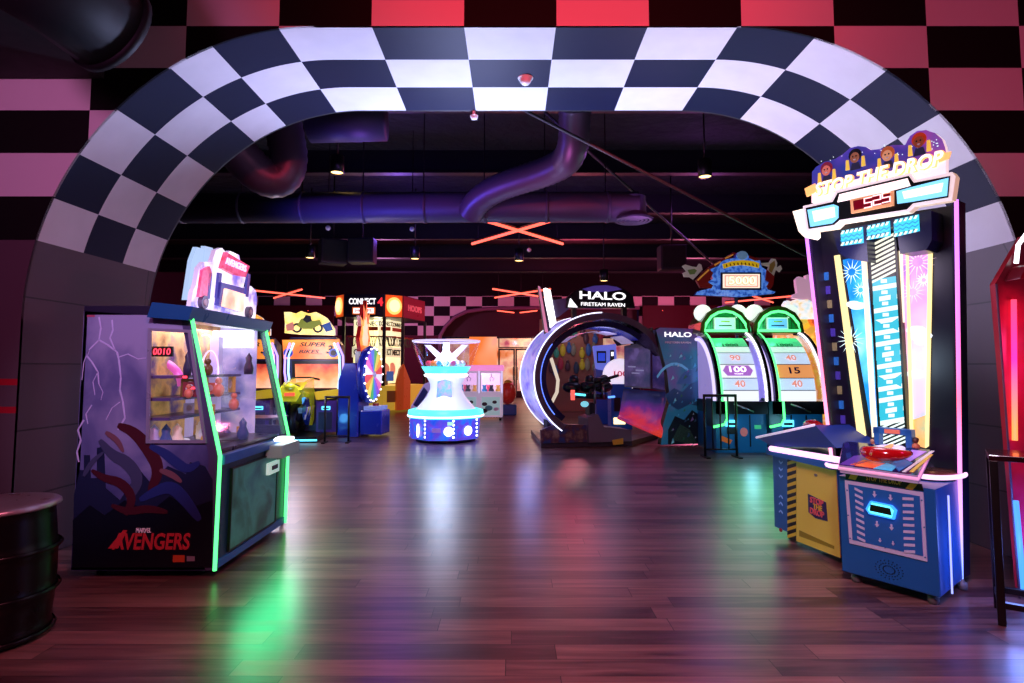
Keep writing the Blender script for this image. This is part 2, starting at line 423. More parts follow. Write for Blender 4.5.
# chequered wall around the arch: real tile grid phase taken from the wall
TW = xj[2] - xj[1]; TH_ = (ztop - ZB) / 5.0
def wall_mat(name, wh, bl, x0, z0, tw, th, low=None, lowz=None, stripes=None):
    m = bpy.data.materials.new(name); m.use_nodes = True; nt = m.node_tree; b = nt.nodes['Principled BSDF']
    tc = nt.nodes.new('ShaderNodeTexCoord'); mp = nt.nodes.new('ShaderNodeMapping'); mp.vector_type = 'POINT'
    mp.inputs['Location'].default_value = (-x0 / tw + 100, .5, -z0 / th + 100); mp.inputs['Scale'].default_value = (1 / tw, 0, 1 / th)
    nt.links.new(tc.outputs['Object'], mp.inputs['Vector'])
    ch = nt.nodes.new('ShaderNodeTexChecker'); ch.inputs['Scale'].default_value = 1.
    ch.inputs['Color1'].default_value = srgb(wh); ch.inputs['Color2'].default_value = srgb(bl)
    nt.links.new(mp.outputs[0], ch.inputs['Vector'])
    out = ch.outputs['Color']
    sp = nt.nodes.new('ShaderNodeSeparateXYZ'); nt.links.new(tc.outputs['Object'], sp.inputs[0])
    if low:
        gt = nt.nodes.new('ShaderNodeMath'); gt.operation = 'LESS_THAN'; gt.inputs[1].default_value = lowz
        nt.links.new(sp.outputs[2], gt.inputs[0])
        mx = nt.nodes.new('ShaderNodeMix'); mx.data_type = 'RGBA'; mx.inputs['B'].default_value = srgb(low)
        nt.links.new(gt.outputs[0], mx.inputs['Factor']); nt.links.new(out, mx.inputs['A']); out = mx.outputs['Result']
    for (a, c, col) in (stripes or []):
        cp = nt.nodes.new('ShaderNodeMath'); cp.operation = 'COMPARE'; cp.inputs[1].default_value = a; cp.inputs[2].default_value = c
        nt.links.new(sp.outputs[2], cp.inputs[0])
        mx = nt.nodes.new('ShaderNodeMix'); mx.data_type = 'RGBA'; mx.inputs['B'].default_value = srgb(col)
        nt.links.new(cp.outputs[0], mx.inputs['Factor']); nt.links.new(out, mx.inputs['A']); out = mx.outputs['Result']
    nt.links.new(out, b.inputs['Base Color']); b.inputs['Roughness'].default_value = .7; b.inputs['Specular IOR Level'].default_value = .15
    return m
zst = [(atY(985, 382, D1).z, .022, 'a01428'), (atY(985, 410, D1).z, .022, 'a01428')]
FW = wall_mat('chequered_wall', 'd4ccd0', '0c090b', xj[1] + TW, ztop, TW, TH_, '54424c', ZB, zst)
opening = [(xL, 0)] + lowL[:-1] + [p for s in joints for p in s[:-1]] + [joints[-1][-1]] + lowR[1:] + [(xR, 0)]
def wall_with_arch(name, y, sign, m):
    poly = [(-14, 0), (-14, 5.6), (14, 5.6), (14, 0)] + opening[::-1]
    me = MB(); B = front(y); me.plate(poly, B, 0 if sign > 0 else -.02, .02 if sign > 0 else 0, m)
    return struct(me.build(name))
wall_with_arch('wall_front', D1 + .02, 1, FW)
wall_with_arch('wall_front_inner', D2 - .0, -1, DARK)
struct(MB().box(xR, 14, D1 - .02, D1 - .001, 0, .11, BLK).build('baseboard_right'))
struct(MB().box(-14, xL, D1 - .02, D1 - .001, 0, .11, BLK).build('baseboard_left'))
# ceiling: dark sprayed insulation
def ceil_mat():
    m = bpy.data.materials.new('dark_ceiling_insulation'); m.use_nodes = True; nt = m.node_tree; b = nt.nodes['Principled BSDF']
    tc = nt.nodes.new('ShaderNodeTexCoord'); n = nt.nodes.new('ShaderNodeTexNoise'); n.inputs['Scale'].default_value = 2.2; n.inputs['Detail'].default_value = 5
    nt.links.new(tc.outputs['Object'], n.inputs['Vector'])
    cr = nt.nodes.new('ShaderNodeValToRGB'); cr.color_ramp.elements[0].color = srgb('0b0910'); cr.color_ramp.elements[1].color = srgb('2a2430')
    nt.links.new(n.outputs['Fac'], cr.inputs[0]); nt.links.new(cr.outputs[0], b.inputs['Base Color']); b.inputs['Roughness'].default_value = .8
    bp = nt.nodes.new('ShaderNodeBump'); bp.inputs['Distance'].default_value = .2; bp.inputs['Strength'].default_value = .7
    nt.links.new(n.outputs['Fac'], bp.inputs['Height']); nt.links.new(bp.outputs[0], b.inputs['Normal'])
    return m
CEILM = ceil_mat()
struct(MB().box(-14, 14, -3, 31, 5.6, 5.7, CEILM).build('ceiling'))
PURW = paint('plum_wall_paint', '4a2438'); 
struct(MB().box(-14.1, -14, D2, 31, 0, 5.6, PURW).build('wall_left'))
struct(MB().box(14, 14.1, D2, 31, 0, 5.6, PURW).build('wall_right'))
# joists under the ceiling
for i, y in enumerate((7.2, 8.6, 11.5, 14.5, 17.5, 20.5, 23.5)):
    m = MB(); m.box(-13.9, 13.9, y - .03, y + .03, 5.15, 5.6, mat('dark_steel_joist', '1a1622', .5)); m.box(-13.9, 13.9, y - .09, y + .09, 5.13, 5.16, MC['dark_steel_joist'])
    struct(m.build('trim_%d' % (i + 2)))

# back wall, far end of the hall
PURR = paint('dark_red_wall_paint', '4a1020')
YB = 27.0
b0 = atY(512, 296.5, YB).z; bh = (atY(512, 296.5, YB).z - atY(512, 335.5, YB).z) / 4
bx = atY(466, 300, YB).x; bw = (atY(482, 300, YB).x - bx)
BWM = wall_mat('far_chequered_wall', 'e8d0d8', '1c0c18', bx, b0, bw, bh, '5c2438', b0 - 4 * bh, [(b0 + 3.02, 3., '140a14')])
# far wall opening (shop front) behind the hall
o1 = atY(436, 336, YB); o2 = atY(620, 397, YB)
def P(x, y): p = atY(x, y, YB); return (p.x, max(p.z, 0))
ap = [P(440, 336), P(446, 326), P(455, 317), P(467, 311.5), P(485, 309), P(520, 308)]
xb0, xb1 = ap[0][0], P(640, 336)[0]
m = MB(); B = front(YB)
m.plate([(-14, 0), (-14, 5.6), (14, 5.6), (14, 0), (xb1, 0), (xb1, ap[-1][1])] + ap[::-1] + [(xb0, 0)], B, -.2, 0, BWM)
struct(m.build('wall_back'))
m = MB()
for pa_, pb_ in ((-400, 336), (641, 1400)): m.box(P(pa_, 300)[0], P(pb_, 300)[0], YB - .35, YB - .21, 0, b0 - bh, PURR)
struct(m.build('wall_back_lower'))
m = MB(); m.tube([(u, YB - .04, v) for u, v in [(xb0, 0)] + ap + [(xb1, ap[-1][1])]], .09, mat('plum_trim', '8a5a7a', .5), 6)
struct(m.build('trim_20'))
zf = P(500, 336)[1]
m = MB(); m.rect(xb0, zf, xb1, ap[-1][1] + .1, front(YB + .6), -.1, 0, mat('dark_red_fascia', '3a1020', .6)); struct(m.build('wall_shop_fascia'))
SHOP = art('shop_interior_glow', ['3a1c30', 'd08040', 'f0d0b0', 'b05070', '402848'], 1.1, .55, None, detail=5)  # lit shop interior put into the back wall's colour and emission
m = MB(); m.rect(xb0, 0, xb1, zf, front(YB + 2.2), -.1, 0, SHOP); struct(m.build('wall_shop_back'))
MUR = art('mural_print', ['f08030', 'f4b080', 'a060c0', '6050c0'], .8, .9, 0, .35, .6, detail=1.)
m = MB(); m.rect(P(470, 0)[0], .7, P(497, 0)[0], zf, front(YB + .7), -.05, 0, MUR); struct(m.build('wall_mural'))
# shop doors: black frames, glass
for k, (a, b_) in enumerate(((498, 515), (515.5, 533))):
    xa, xb = P(a, 350)[0], P(b_, 350)[0]; zt = P(512, 348)[1]
    e = bpy.data.objects.new('door_%d' % (k + 1), None); COL.objects.link(e); e.location = ((xa + xb) / 2, YB + .6, 0); struct(e)
    w = (xb - xa) / 2; m = MB(); m.holed([(-w, 0), (w, 0), (w, zt), (-w, zt)], [(-w + .07, .3), (w - .07, .3), (w - .07, zt - .08), (-w + .07, zt - .08)], front(0), -.03, .03, BLACK); m.build('door_frame', e)
    MB().rect(-w + .07, .3, w - .07, zt - .08, front(0), -.005, .005, CLEAR).build('door_pane', e)
    MB().tube([((.9 - 1.8 * k) * w * .85, -.08, .8), ((.9 - 1.8 * k) * w * .85, -.08, 1.4)], .015, STEEL).build('door_handle', e)
for k, (a, b_, c, d) in enumerate(((498, 533, 336, 347.5), (534, 560, 336, 396), (561, 590, 336, 396))):
    xa, z1 = P(a, c); xb, z0 = P(b_, d)
    e = bpy.data.objects.new('window_%d' % (k + 1), None); COL.objects.link(e); e.location = ((xa + xb) / 2, YB + .6, 0); struct(e)
    w = (xb - xa) / 2; m = MB(); m.holed([(-w, z0), (w, z0), (w, z1), (-w, z1)], [(-w + .05, z0 + .05), (w - .05, z0 + .05), (w - .05, z1 - .05), (-w + .05, z1 - .05)], front(0), -.03, .03, BLACK); m.build('window_frame', e)
    MB().rect(-w + .05, z0 + .05, w - .05, z1 - .05, front(0), -.005, .005, CLEAR).build('window_pane', e)

# ------------------------------------------------------------------ overhead services
DUCT = mat('dark_duct_metal', '4a4660', .5, .2)
def ribbed(path, r, m, n=None, amp=.05):
    pts = [Vector(p) for p in path]; out = []
    for a, b_ in zip(pts, pts[1:]):
        k = max(2, int((b_ - a).length / (r * .22)))
        for i in range(k): out.append(a.lerp(b_, i / k))
    out.append(pts[-1]); rr = [r * (1 + (amp if i % 2 else 0)) for i in range(len(out))]
    return MB().tube(out, rr, m, 20)
def smooth(path, k=2):
    P = [Vector(p) for p in path]
    for _ in range(k):
        Q = [P[0]]
        for a, b_ in zip(P, P[1:]): Q += [a.lerp(b_, .25), a.lerp(b_, .75)]
        P = Q + [P[-1]]
    return P
a = atY(150, 208, 9); b_ = atY(636, 207, 9)
m = MB().tube([a, b_, b_ + Vector((.02, 0, -.0))], .23, DUCT, 24)
for i in range(8):
    p = a.lerp(b_, (i + .5) / 8); m.tube([p, p + Vector((.05, 0, 0))], .24, DUCT, 24); m.tube([p, (p.x, p.y, 5.6)], .01, BLACK, 5)
tag(m.build('air_duct'), 'long straight dark round air duct hanging across the hall beyond the arch', 'duct')
p = [atY(575, 108, 7.0), atY(574, 150, 7.3), atY(560, 168, 7.8), atY(500, 186, 8.4), atY(478, 200, 8.7), atY(470, 213, 8.9)]
tag(ribbed(smooth(p, 2), .19, mat('flexible_duct_foil', '6a5a78', .4, .4)).build('flexible_duct'), 'crumpled flexible duct bending down from the ceiling above the nearest red cross light', 'duct')
p = [atY(235, 150, 6.6), atY(262, 178, 6.8), atY(282, 180, 6.9), atY(290, 160, 6.9), atY(284, 128, 6.9), atY(272, 70, 6.9), atY(272, 0, 6.9)]
tag(ribbed(smooth(p, 2), .21, MC['flexible_duct_foil']).build('flexible_duct'), 'dark flexible duct elbow sagging behind the left shoulder of the arch', 'duct')
p = [atY(310, 122, 7.4), atY(385, 120, 7.4)]
tag(MB().tube(p, .26, DUCT, 24).tube([p[0].lerp(p[1], .5), (p[0].lerp(p[1], .5).x, 7.4, 5.6)], .012, BLACK, 5).build('duct_drum'), 'short fat duct drum just under the middle left of the arch edge', 'duct')
p = atY(633, 220, 9)
m = MB().lathe([(.30, 0), (.30, .02), (.24, .05), (.2, .12), (.2, .35)], DUCT, 28)
for r in (.08, .14, .2, .26): m.lathe([(r - .02, -.01), (r, -.025), (r + .02, -.01)], mat('grey_diffuser', '6a6672', .4), 28)
d = m.build('ceiling_diffuser', loc=p); tag(d, 'round grey air diffuser hanging at the right end of the long duct', 'air vent')
tag(MB().tube([atY(520, 108, 6.2), atY(830, 268, 7.5)], .018, mat('grey_conduit', '5a5056', .5, .3)).tube([atY(520, 108, 6.2), (atY(520, 108, 6.2).x, 6.2, 5.6)], .018, MC['grey_conduit']).build('conduit'), 'thin diagonal grey conduit crossing above the green wheel games', 'pipe')
tag(MB().tube([atY(545, 112, 8.2), atY(720, 270, 12.)], .02, MC['grey_conduit']).build('brace_rod'), 'faint diagonal brace rod behind the conduit', 'pipe')
# ceiling above the front lobby: bulkhead and a black duct
zz = atY(20, 65, 3.2).z
struct(MB().box(-5.5, atY(85, 65, 3.9).x, 2.6, D1 - .01, atY(40, 65, 3.9).z, 5.55, mat('black_bulkhead', '060508', .7)).build('ceiling_bulkhead'))
p = [atY(-60, -90, 2.6), atY(50, -20, 3.1), atY(112, 30, 3.45)]
m = MB().tube(p, .27, mat('black_duct', '0e0a12', .6, 0., spec=.25), 28)
q = p[1].lerp(p[2], .9); m.tube([p[1], (p[1].x, p[1].y, 5.55)], .02, BLACK, 6); m.tube([q, p[2] + (p[2] - p[1]) * .03], .285, MC['black_duct'], 28)
tag(m.build('air_duct'), 'fat black round duct in the top left corner in front of the chequered wall', 'duct')

# red cross lights
def cross(x, y, z, s, lab, ang_=0.):
    f = Fr(x, y, ang_, z); t = thing('cross_light', lab, 'ceiling light', f, 'red neon crosses under the hall ceiling')
    L = 1.28 * s
    for a, b_ in ((( -.93, -1.2), (.93, 1.2)), ((-.93, 1.2), (.93, -1.2))):
        p, q = Vector((a[0] * s, a[1] * s, 0)), Vector((b_[0] * s, b_[1] * s, 0))
        MB().tube([p, q], .028, N_RED).build('light_tube', t)
        MB().tube([p + Vector((0, 0, .045)), q + Vector((0, 0, .045))], .03, BLACK, 4).build('tube_housing', t)
    for u, v in ((0, 0), (.8, 1.03), (-.8, 1.03)):
        MB().tube([(u * s, v * s, .04), (u * s, v * s, 5.12 - z)], .006, BLACK, 4).build('hanger_rod', t)
    MB().box(-.08, .08, -.08, .08, .03, .09, BLACK).build('hub_plate', t)
    light('POINT', (x, y, z - .15), (1, .1, .05), 9 * s, .25)
def zfor(px, py, z):                     # place on a horizontal plane
    p = atZ(px, py, z); return p.x, p.y
cx, cy = zfor(518, 230.5, 3.9)
cross(cx, cy, 3.9, 1., 'large red neon cross light, the nearest one, over the centre aisle')
for px, py, lab in ((521, 293.5, 'small red neon cross light beside the left edge of the helicopter-like ring game'),
                    (287, 294, 'small red neon cross light above the motorbike racing games'),
                    (762, 299, 'small red neon cross light behind the jackpot sign, right side of the hall')):
    cx, cy = zfor(px, py, 3.9); cross(cx, cy, 3.9, 1., lab.replace('helicopter-like ring', 'round arch'))
for px, lab in ((517, 'farther red neon cross light near the shop front'), (675, 'farther red neon cross light right of the round arch game'), (335, 'farther red neon cross light behind the racing marquee')):
    cx, cy = zfor(px, 313, 3.9); cross(cx, cy, 3.9, .95, lab)
# recessed can lights
GL = em('amber_can_glow', (1., .62, .2), 5.)
def can(px, py, D, lab):
    p = atY(px, py, D); f = Fr(p.x, p.y, 0, p.z)
    t = thing('can_light', lab, 'ceiling light', f, 'amber can downlights in the hall ceiling')
    MB().lathe([(.1, 0), (.11, .0), (.11, .28), (.0, .3)], BLACK, 18).build('can_housing', t)
    MB().lathe([(0, .015), (.095, .012)], GL, 18).build('lamp_lens', t)
    MB().tube([(0, 0, .28), (0, 0, 5.6 - p.z)], .012, BLACK, 6).build('stem', t)
    light('SPOT', (p.x, p.y, p.z - .03), (1, .6, .25), 25, .06, (p.x, p.y, 0), 70)
for px, py, D, lab in ((337, 173, 9.5, 'amber can light left of the centre, behind the arch head'), (705, 177, 9.5, 'amber can light at upper right above the jackpot sign'),
                       (310, 258, 14, 'small amber can light over the racing games'), (415, 259, 14, 'small amber can light left of the big cross light'),
                       (519, 261, 14, 'small amber can light directly below the big cross light'), (604, 281, 15, 'small amber can light above the ring game title')):
    can(px, py, D, lab)
# hanging speakers
for px, py, D, a, lab in ((333, 252, 12, .5, 'left one of two dark loudspeakers hung from the ceiling over the racing games'), (362, 251, 12, 0, 'right one of two dark loudspeakers hung from the ceiling over the racing games'),
                     (672, 258, 12, 0, 'dark hanging loudspeaker left of the jackpot sign')):
    p = atY(px, py, D); f = Fr(p.x, p.y, a, p.z - .25); t = thing('loudspeaker', lab, 'loudspeaker', f)
    MB().box(-.26, .26, -.15, .2, 0, .5, mat('speaker_box', '1c1624', .5)).build('speaker_case', t, .02)
    MB().rect(-.22, .04, .22, .46, front(-.15), .0, .01, mat('speaker_mesh', '0e0c12', .8)).build('grille', t)
    MB().tube([(0, 0, .5), (0, 0, 5.6 - f.o.z)], .015, BLACK, 6).build('bracket', t)
for px, py, D, lab in ((328, 228, 10.5, 'small white ceiling sensor ball left of the centre'), (412, 229, 10.5, 'small white ceiling sensor ball above the hoops game'), (529, 250, 12, 'small white ceiling sensor ball under the big cross light')):
    p = atY(px, py, D); m = MB().sphere((0, 0, 0), .045, WHITE); m.tube([(0, 0, .03), (0, 0, 5.6 - p.z)], .008, BLACK, 5)
    tag(m.build('ceiling_sensor', loc=p), lab, 'sensor')
# smoke detectors on the arch
p = atZ(525.5, 78, ztop)
t = thing('smoke_detector', 'white smoke detector on a dark square of the arch ceiling', 'smoke detector', Fr(p.x, p.y, 0, ztop))
MB().lathe([(0, -.055), (.03, -.054), (.045, -.035), (.05, -.012), (.055, 0)], WHITE, 24).build('detector_cap', t)
MB().lathe([(.055, -.01), (.062, -.008), (.065, 0)], WHITE, 24).build('base_ring', t)
p = atY(474, 116, 5.54)
t = thing('smoke_detector', 'small white detector peeking below the rear edge of the arch', 'smoke detector', Fr(p.x, 5.56, 0, p.z))
MB().lathe([(0, -.03), (.03, -.02), (.04, .01)], WHITE, 20).build('detector_cap', t)
MB().box(-.012, .012, -.055, .03, .0, .1, WHITE).build('bracket', t)
# ================================================================== near machines
# ---------------------------------------------------------------- coin pusher on the left
A = Fr(-2.47, 4.58, 0)
yN, yF = -.62, .58
t = thing('coin_pusher_machine', 'tall purple-blue coin pusher cabinet with stormy lightning side art and green neon edges', 'arcade machine', A)
PRF = [A.onY(x, y, yN) for x, y in ((71, 568), (213, 565), (218, 456), (190, 318), (84, 311))]
PRF[0] = (PRF[0][0], .05); PRF[1] = (PRF[1][0], .05)
x0 = PRF[0][0]
ARTP = art('storm_print', ['0e1026', '1e2148', '3a3c70', '5f5e92', '8d88b4'], 2.2, 0, 2, .36, .8, rough=.35, detail=6, off=-.08, dist=.5)
SIDE = mat('dark_side_print', '161a38', .35)
B = left(0); B = front(yN)
win = A.uvs([(147, 443), (207, 443), (192, 330), (149, 328)], B)
SILV = mat('silver_violet_trim', '8f88a8', .3, .3)
def pl_side(y, m_, fr_):
    m = MB(); Bq = front(y)
    outer = [PRF[0], PRF[1], PRF[2], PRF[3], PRF[4]]
    inner = [win[0], ((win[0][0] + win[1][0]) / 2, win[0][1]), win[1], win[2], win[3]]
    inner = [win[0], (win[0][0] * .35 + win[1][0] * .65, win[0][1]), win[1], win[2], win[3]]
    m.holed(outer, inner, Bq, -.03, 0, m_)
    return m
m = pl_side(yN, ARTP, 1); Bf = front(yN)
# skyline and rocks at the foot of the print
gz = lambda u: .05
def U(x, y): return A.uv(x, y, Bf)
NAVY = mat('night_blue_print', '0b0e20', .35); NAV2 = mat('slate_print', '1a2040', .35)
sk = [U(74, 495), U(80, 470), U(84, 470), U(84, 455), U(90, 455), U(91, 478), U(97, 478), U(97, 448), U(104, 446), U(106, 488), U(120, 500), U(140, 470), U(150, 482), U(168, 466), U(186, 474), U(190, 462), U(205, 466), U(213, 480)]
m.plate([(PRF[0][0] + .01, .07)] + sk + [(PRF[1][0] - .005, .07)], Bf, .0, .0015, NAV2)
sk2 = [U(73, 520), U(90, 505), U(105, 515), U(125, 500), U(150, 512), U(170, 496), U(190, 508), U(213, 500)]
m.plate([(PRF[0][0] + .01, .07)] + sk2 + [(PRF[1][0] - .005, .07)], Bf, .0015, .003, NAVY)
LIT = mat('pale_lightning_print', 'b9aee0', .35)
def bolt(pts, w):
    q = [U(*p) for p in pts]
    for a, b_ in zip(q, q[1:]):
        dx, dy = b_[0] - a[0], b_[1] - a[1]; l = math.hypot(dx, dy) or 1; nx, ny = -dy / l * w, dx / l * w
        m.plate([(a[0] - nx, a[1] - ny), (b_[0] - nx * .7, b_[1] - ny * .7), (b_[0] + nx * .7, b_[1] + ny * .7), (a[0] + nx, a[1] + ny)], Bf, 0, .002, LIT)
bolt([(99, 317), (101, 328), (99, 340), (89, 350), (87, 356), (92, 362), (98, 372), (99, 384)], .005)
bolt([(99, 340), (108, 345), (117, 352), (119, 360), (121, 378), (120, 390), (123, 402), (125, 418), (118, 430)], .006)
bolt([(112, 320), (113, 330), (110, 338), (115, 350)], .005)
bolt([(119, 357), (128, 354), (138, 359), (146, 358)], .0035)
bolt([(89, 350), (84, 362), (82, 380)], .003); bolt([(98, 372), (93, 382), (95, 395)], .0025); bolt([(99, 384), (103, 392), (101, 400)], .002)
bolt([(84, 420), (78, 430), (81, 440), (77, 452), (79, 462)], .006); bolt([(92, 405), (86, 414), (88, 424)], .004); bolt([(120, 402), (112, 408), (106, 420)], .003)
for x, y, rx, ry in ((100, 336, 26, 7), (150, 322, 24, 5), (112, 400, 22, 8), (165, 452, 26, 7)):
    u, v = U(x, y)
REDT = mat('red_letter_print', 'a8202c', .35, emit=.15)
m.text('AVENGERS', Bf, *U(152, 541), .50, .105, REDT, .02, .12, .005, .006)
m.plate(A.uvs([(109, 548), (124, 530), (128, 530), (119, 548)], Bf), Bf, .006, .0105, REDT)
m.text('MARVEL', Bf, *U(144.5, 530), .095, .03, WPR, .02, 0, .005, .006)
m.rect(*U(173, 562), *U(185, 555), Bf, .003, .0045, mat('orange_sticker', 'c8582c', .5)); m.rect(*U(187, 561), *U(195, 556), Bf, .003, .0045, mat('grey_sticker', '8a8a98', .5))
m.rect(*U(87, 317), *U(95, 315), Bf, .0, .002, mat('red_sticker', 'a04060', .5))
# sweeping abstract colour masses of the printed scene
def sweep(pts, w0, w1, mm, tt):
    q = [Vector(U(*p) + (0,)) for p in pts]
    for _ in range(2):
        R_ = [q[0]]
        for a, b_ in zip(q, q[1:]): R_ += [a.lerp(b_, .25), a.lerp(b_, .75)]
        q = R_ + [q[-1]]
    n = len(q); L, R2 = [], []
    for k in range(n):
        d = (q[min(k + 1, n - 1)] - q[max(k - 1, 0)]).normalized(); w = (w0 + (w1 - w0) * k / (n - 1)) * math.sin(PI * (.12 + .8 * k / (n - 1)))
        L.append((q[k].x - d.y * w, q[k].y + d.x * w)); R2.append((q[k].x + d.y * w, q[k].y - d.x * w))
    for k in range(n - 1): m.plate([L[k], L[k + 1], R2[k + 1], R2[k]], Bf, tt - .0006, tt + .00001 * k, mm)
CRI = mat('crimson_swirl_print', '421624', .35); IND = mat('indigo_swirl_print', '243070', .35); STE = mat('steel_swirl_print', '3c3e60', .35); OCH = mat('dusk_rose_print', '6e4856', .35)
sweep([(118, 425), (135, 432), (150, 450), (160, 470), (150, 492)], .035, .05, CRI, .0032)
sweep([(100, 440), (112, 455), (128, 462), (140, 480), (128, 500)], .03, .05, STE, .0036)
sweep([(150, 446), (164, 452), (176, 462), (188, 470), (200, 462)], .03, .035, IND, .0040)
sweep([(140, 500), (158, 490), (172, 486), (186, 500), (200, 520)], .03, .05, IND, .0044)
sweep([(92, 470), (104, 478), (122, 482), (134, 498), (126, 515)], .02, .04, CRI, .0048)
sweep([(106, 432), (118, 440), (124, 452)], .02, .016, OCH, .0052)
sweep([(160, 470), (172, 474), (182, 482)], .02, .02, OCH, .0052)
sweep([(84, 476), (92, 462), (104, 452)], .018, .014, STE, .0052)
sweep([(112, 505), (128, 512), (148, 508), (168, 512)], .02, .03, CRI, .0056)
m.build('side_panel', t)
m = MB(); m.holed([win[0], win[1], win[2], win[3]], [(win[0][0] + .02, win[0][1] + .02), (win[1][0] - .02, win[1][1] + .02), (win[2][0] - .02, win[2][1] - .02), (win[3][0] + .02, win[3][1] - .02)], Bf, 0, .015, SILV)
m.build('window_trim', t)
MB().plate(win, Bf, -.02, -.012, CLEAR).build('side_glass', t)
pl_side(yF + .03, SIDE, 0).build('side_panel', t)
# carcass: floor tray, back, roof
m = MB()
m.box(x0, PRF[1][0] - .02, yN + .0, yF, .05, .1, BLUE); m.box(x0, x0 + .03, yN + .0, yF, .1, PRF[4][1], SIDE)
m.box(x0, PRF[3][0] + .01, yN, yF, PRF[4][1] - .03, PRF[4][1] + .035, mat('dark_violet_top', '1c1630', .4))
m.build('carcass', t, .004)
for (x, y) in ((x0 + .12, yN + .12), (PRF[1][0] - .14, yN + .12), (x0 + .12, yF - .12), (PRF[1][0] - .14, yF - .12)):
    MB().lathe([(.03, 0), (.03, .015), (.012, .02), (.012, .055)], BLACK, 12, (x, y), caps=True).build('levelling_foot', t)
# playfield deck and interior
zD = .80
INT = art('golden_play_print', ['3a2030', '8a5a30', 'd0a060', '503a70', 'a04048'], 4.5, .35, None, contrast=1.2, detail=5)
m = MB(); m.box(x0 + .03, PRF[2][0] - .06, yN + .03, yF - .03, zD - .05, zD, mat('play_deck', '3a3448', .3)); m.build('playfield', t)
m = MB(); m.rect(yN + .03, zD, yF - .03, PRF[4][1] - .03, right(x0 + .32), 0, .02, INT); 
m.rect(x0 + .33, zD, PRF[3][0] - .05, PRF[4][1] - .03, front(yF - .02), 0, .01, art('violet_play_print', ['2a2050', '8080c0', 'c8b8e0', '604090'], 4, .5, detail=4)); m.build('backdrop', t)
# inner light box, loops and figures of the prize field
m = MB(); m.rect(-.05, 1.52, .30, 1.66, front(yF - .12), 0, .04, N_WHITE); m.build('light_box', t)
m = MB(); m.box(.05, .12, yF - .35, yF - .28, zD, 1.6, mat('lilac_post', 'b8a8e0', .3, emit=.5)); m.box(.02, .06, -.05, 0, zD, 1.62, MC['lilac_post']); m.build('post', t)
def ring3(c, r, m_, tr, ax=0, n=24, sx=1., sy=1.):
    p = [(c[0] + (r * sx * math.cos(2 * PI * i / n) if ax != 0 else 0), c[1] + (r * sx * math.cos(2 * PI * i / n) if ax == 0 else 0), c[2] + r * sy * math.sin(2 * PI * i / n)) for i in range(n)]
    return MB().tube(p, tr, m_, 6, True)
ring3((.0, .25, 1.45), .14, N_WPINK, .007, 1, sx=.7, sy=1.2).build('light_loop', t)
ring3((.12, .1, 1.32), .11, N_WPINK, .006, 1, sx=.6, sy=1.5).build('light_loop', t)
arc = [(-.30 + .27 * math.cos(PI * k / 16), -.2, 1.22 + .20 * math.sin(PI * k / 16)) for k in range(17)]
MB().tube([(x + .1, y, z) for x, y, z in arc], .03, mat('pink_arch_plastic', 'c050a0', .3, emit=.9)).build('pink_arch', t)
LED = em('red_led', (1, .04, .08), 3.)
Bl = front(-.42); u, v = A.uv(162, 351.5, Bl)
m = MB(); m.rect(u - .07, v - .035, u + .07, v + .035, Bl, -.02, 0, INK); m.text('0010', Bl, u, v, .12, .045, LED, 0, .1, .004); m.build('score_display', t)
for px, py in ((163, 377), (185, 377), (193, 388)):
    u, v = A.uv(px, py, Bl); m = MB(); m.rect(u - .02, v - .012, u + .02, v + .012, Bl, -.01, 0, INK); m.rect(u - .015, v - .008, u + .015, v + .008, Bl, 0, .003, LED); m.build('red_counter', t)
# shields, cards and coin heaps on the deck
for i in range(26):
    x = random.uniform(x0 + .38, PRF[2][0] - .14); y = random.uniform(yN + .1, yF - .1); z = random.choice([zD, zD, 1.02, 1.15, 1.3])
    c = random.choice(['c89850', 'e0d0c0', '8a3040', '40508a', '6a4a30', 'd07060', '3a3050', 'b0a0d0'])
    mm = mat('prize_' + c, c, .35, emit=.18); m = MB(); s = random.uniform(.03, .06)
    if i % 3 == 0: m.lathe([(0, 0), (s * .8, .0), (s * .9, .05), (s * .5, .1), (s * .6, .13), (0, .17)], mm, 10, (0, 0))
    elif i % 3 == 1: m.box(-s, s, -.012, .012, 0, s * 2.2, mm); m.ellipse(0, s * 1.2, s * .6, s * .7, front(-.012), 0, .004, WPR)
    else: m.sphere((0, 0, s * .8), s * .8, mm, (1, 1, 1.2), 10, 6); m.sphere((0, 0, s * 2.1), s * .5, mm, seg=10, rings=6)
    o = m.build('prize_piece', t, loc=(x, y, z)); o.rotation_euler = (0, 0, random.uniform(-1, 1))
m = MB()
for z in (1.02, 1.15, 1.3): m.box(x0 + .34, x0 + .56, yN + .06, yF - .1, z - .02, z, mat('shelf_plastic', '5a4a80', .3))
m.build('prize_shelf', t)
m = MB().lathe([(0, .06), (.16, .05), (.2, .0)], mat('white_coin_dish', 'd8d8e8', .2, emit=.5), 20); o = m.build('coin_dish', t, loc=(.05, yN + .25, zD))
m = MB(); m.sphere((0, 0, 0), 1, mat('silver_token', '8a8690', .3, .8), (.25, .3, .05)); m.build('token_heap', t, loc=(.15, .1, zD))
light('AREA', (A.o.x - .02, A.o.y, 1.66), (.9, .78, 1), 9, .3, (A.o.x - .02, A.o.y, 0), size_y=.9)
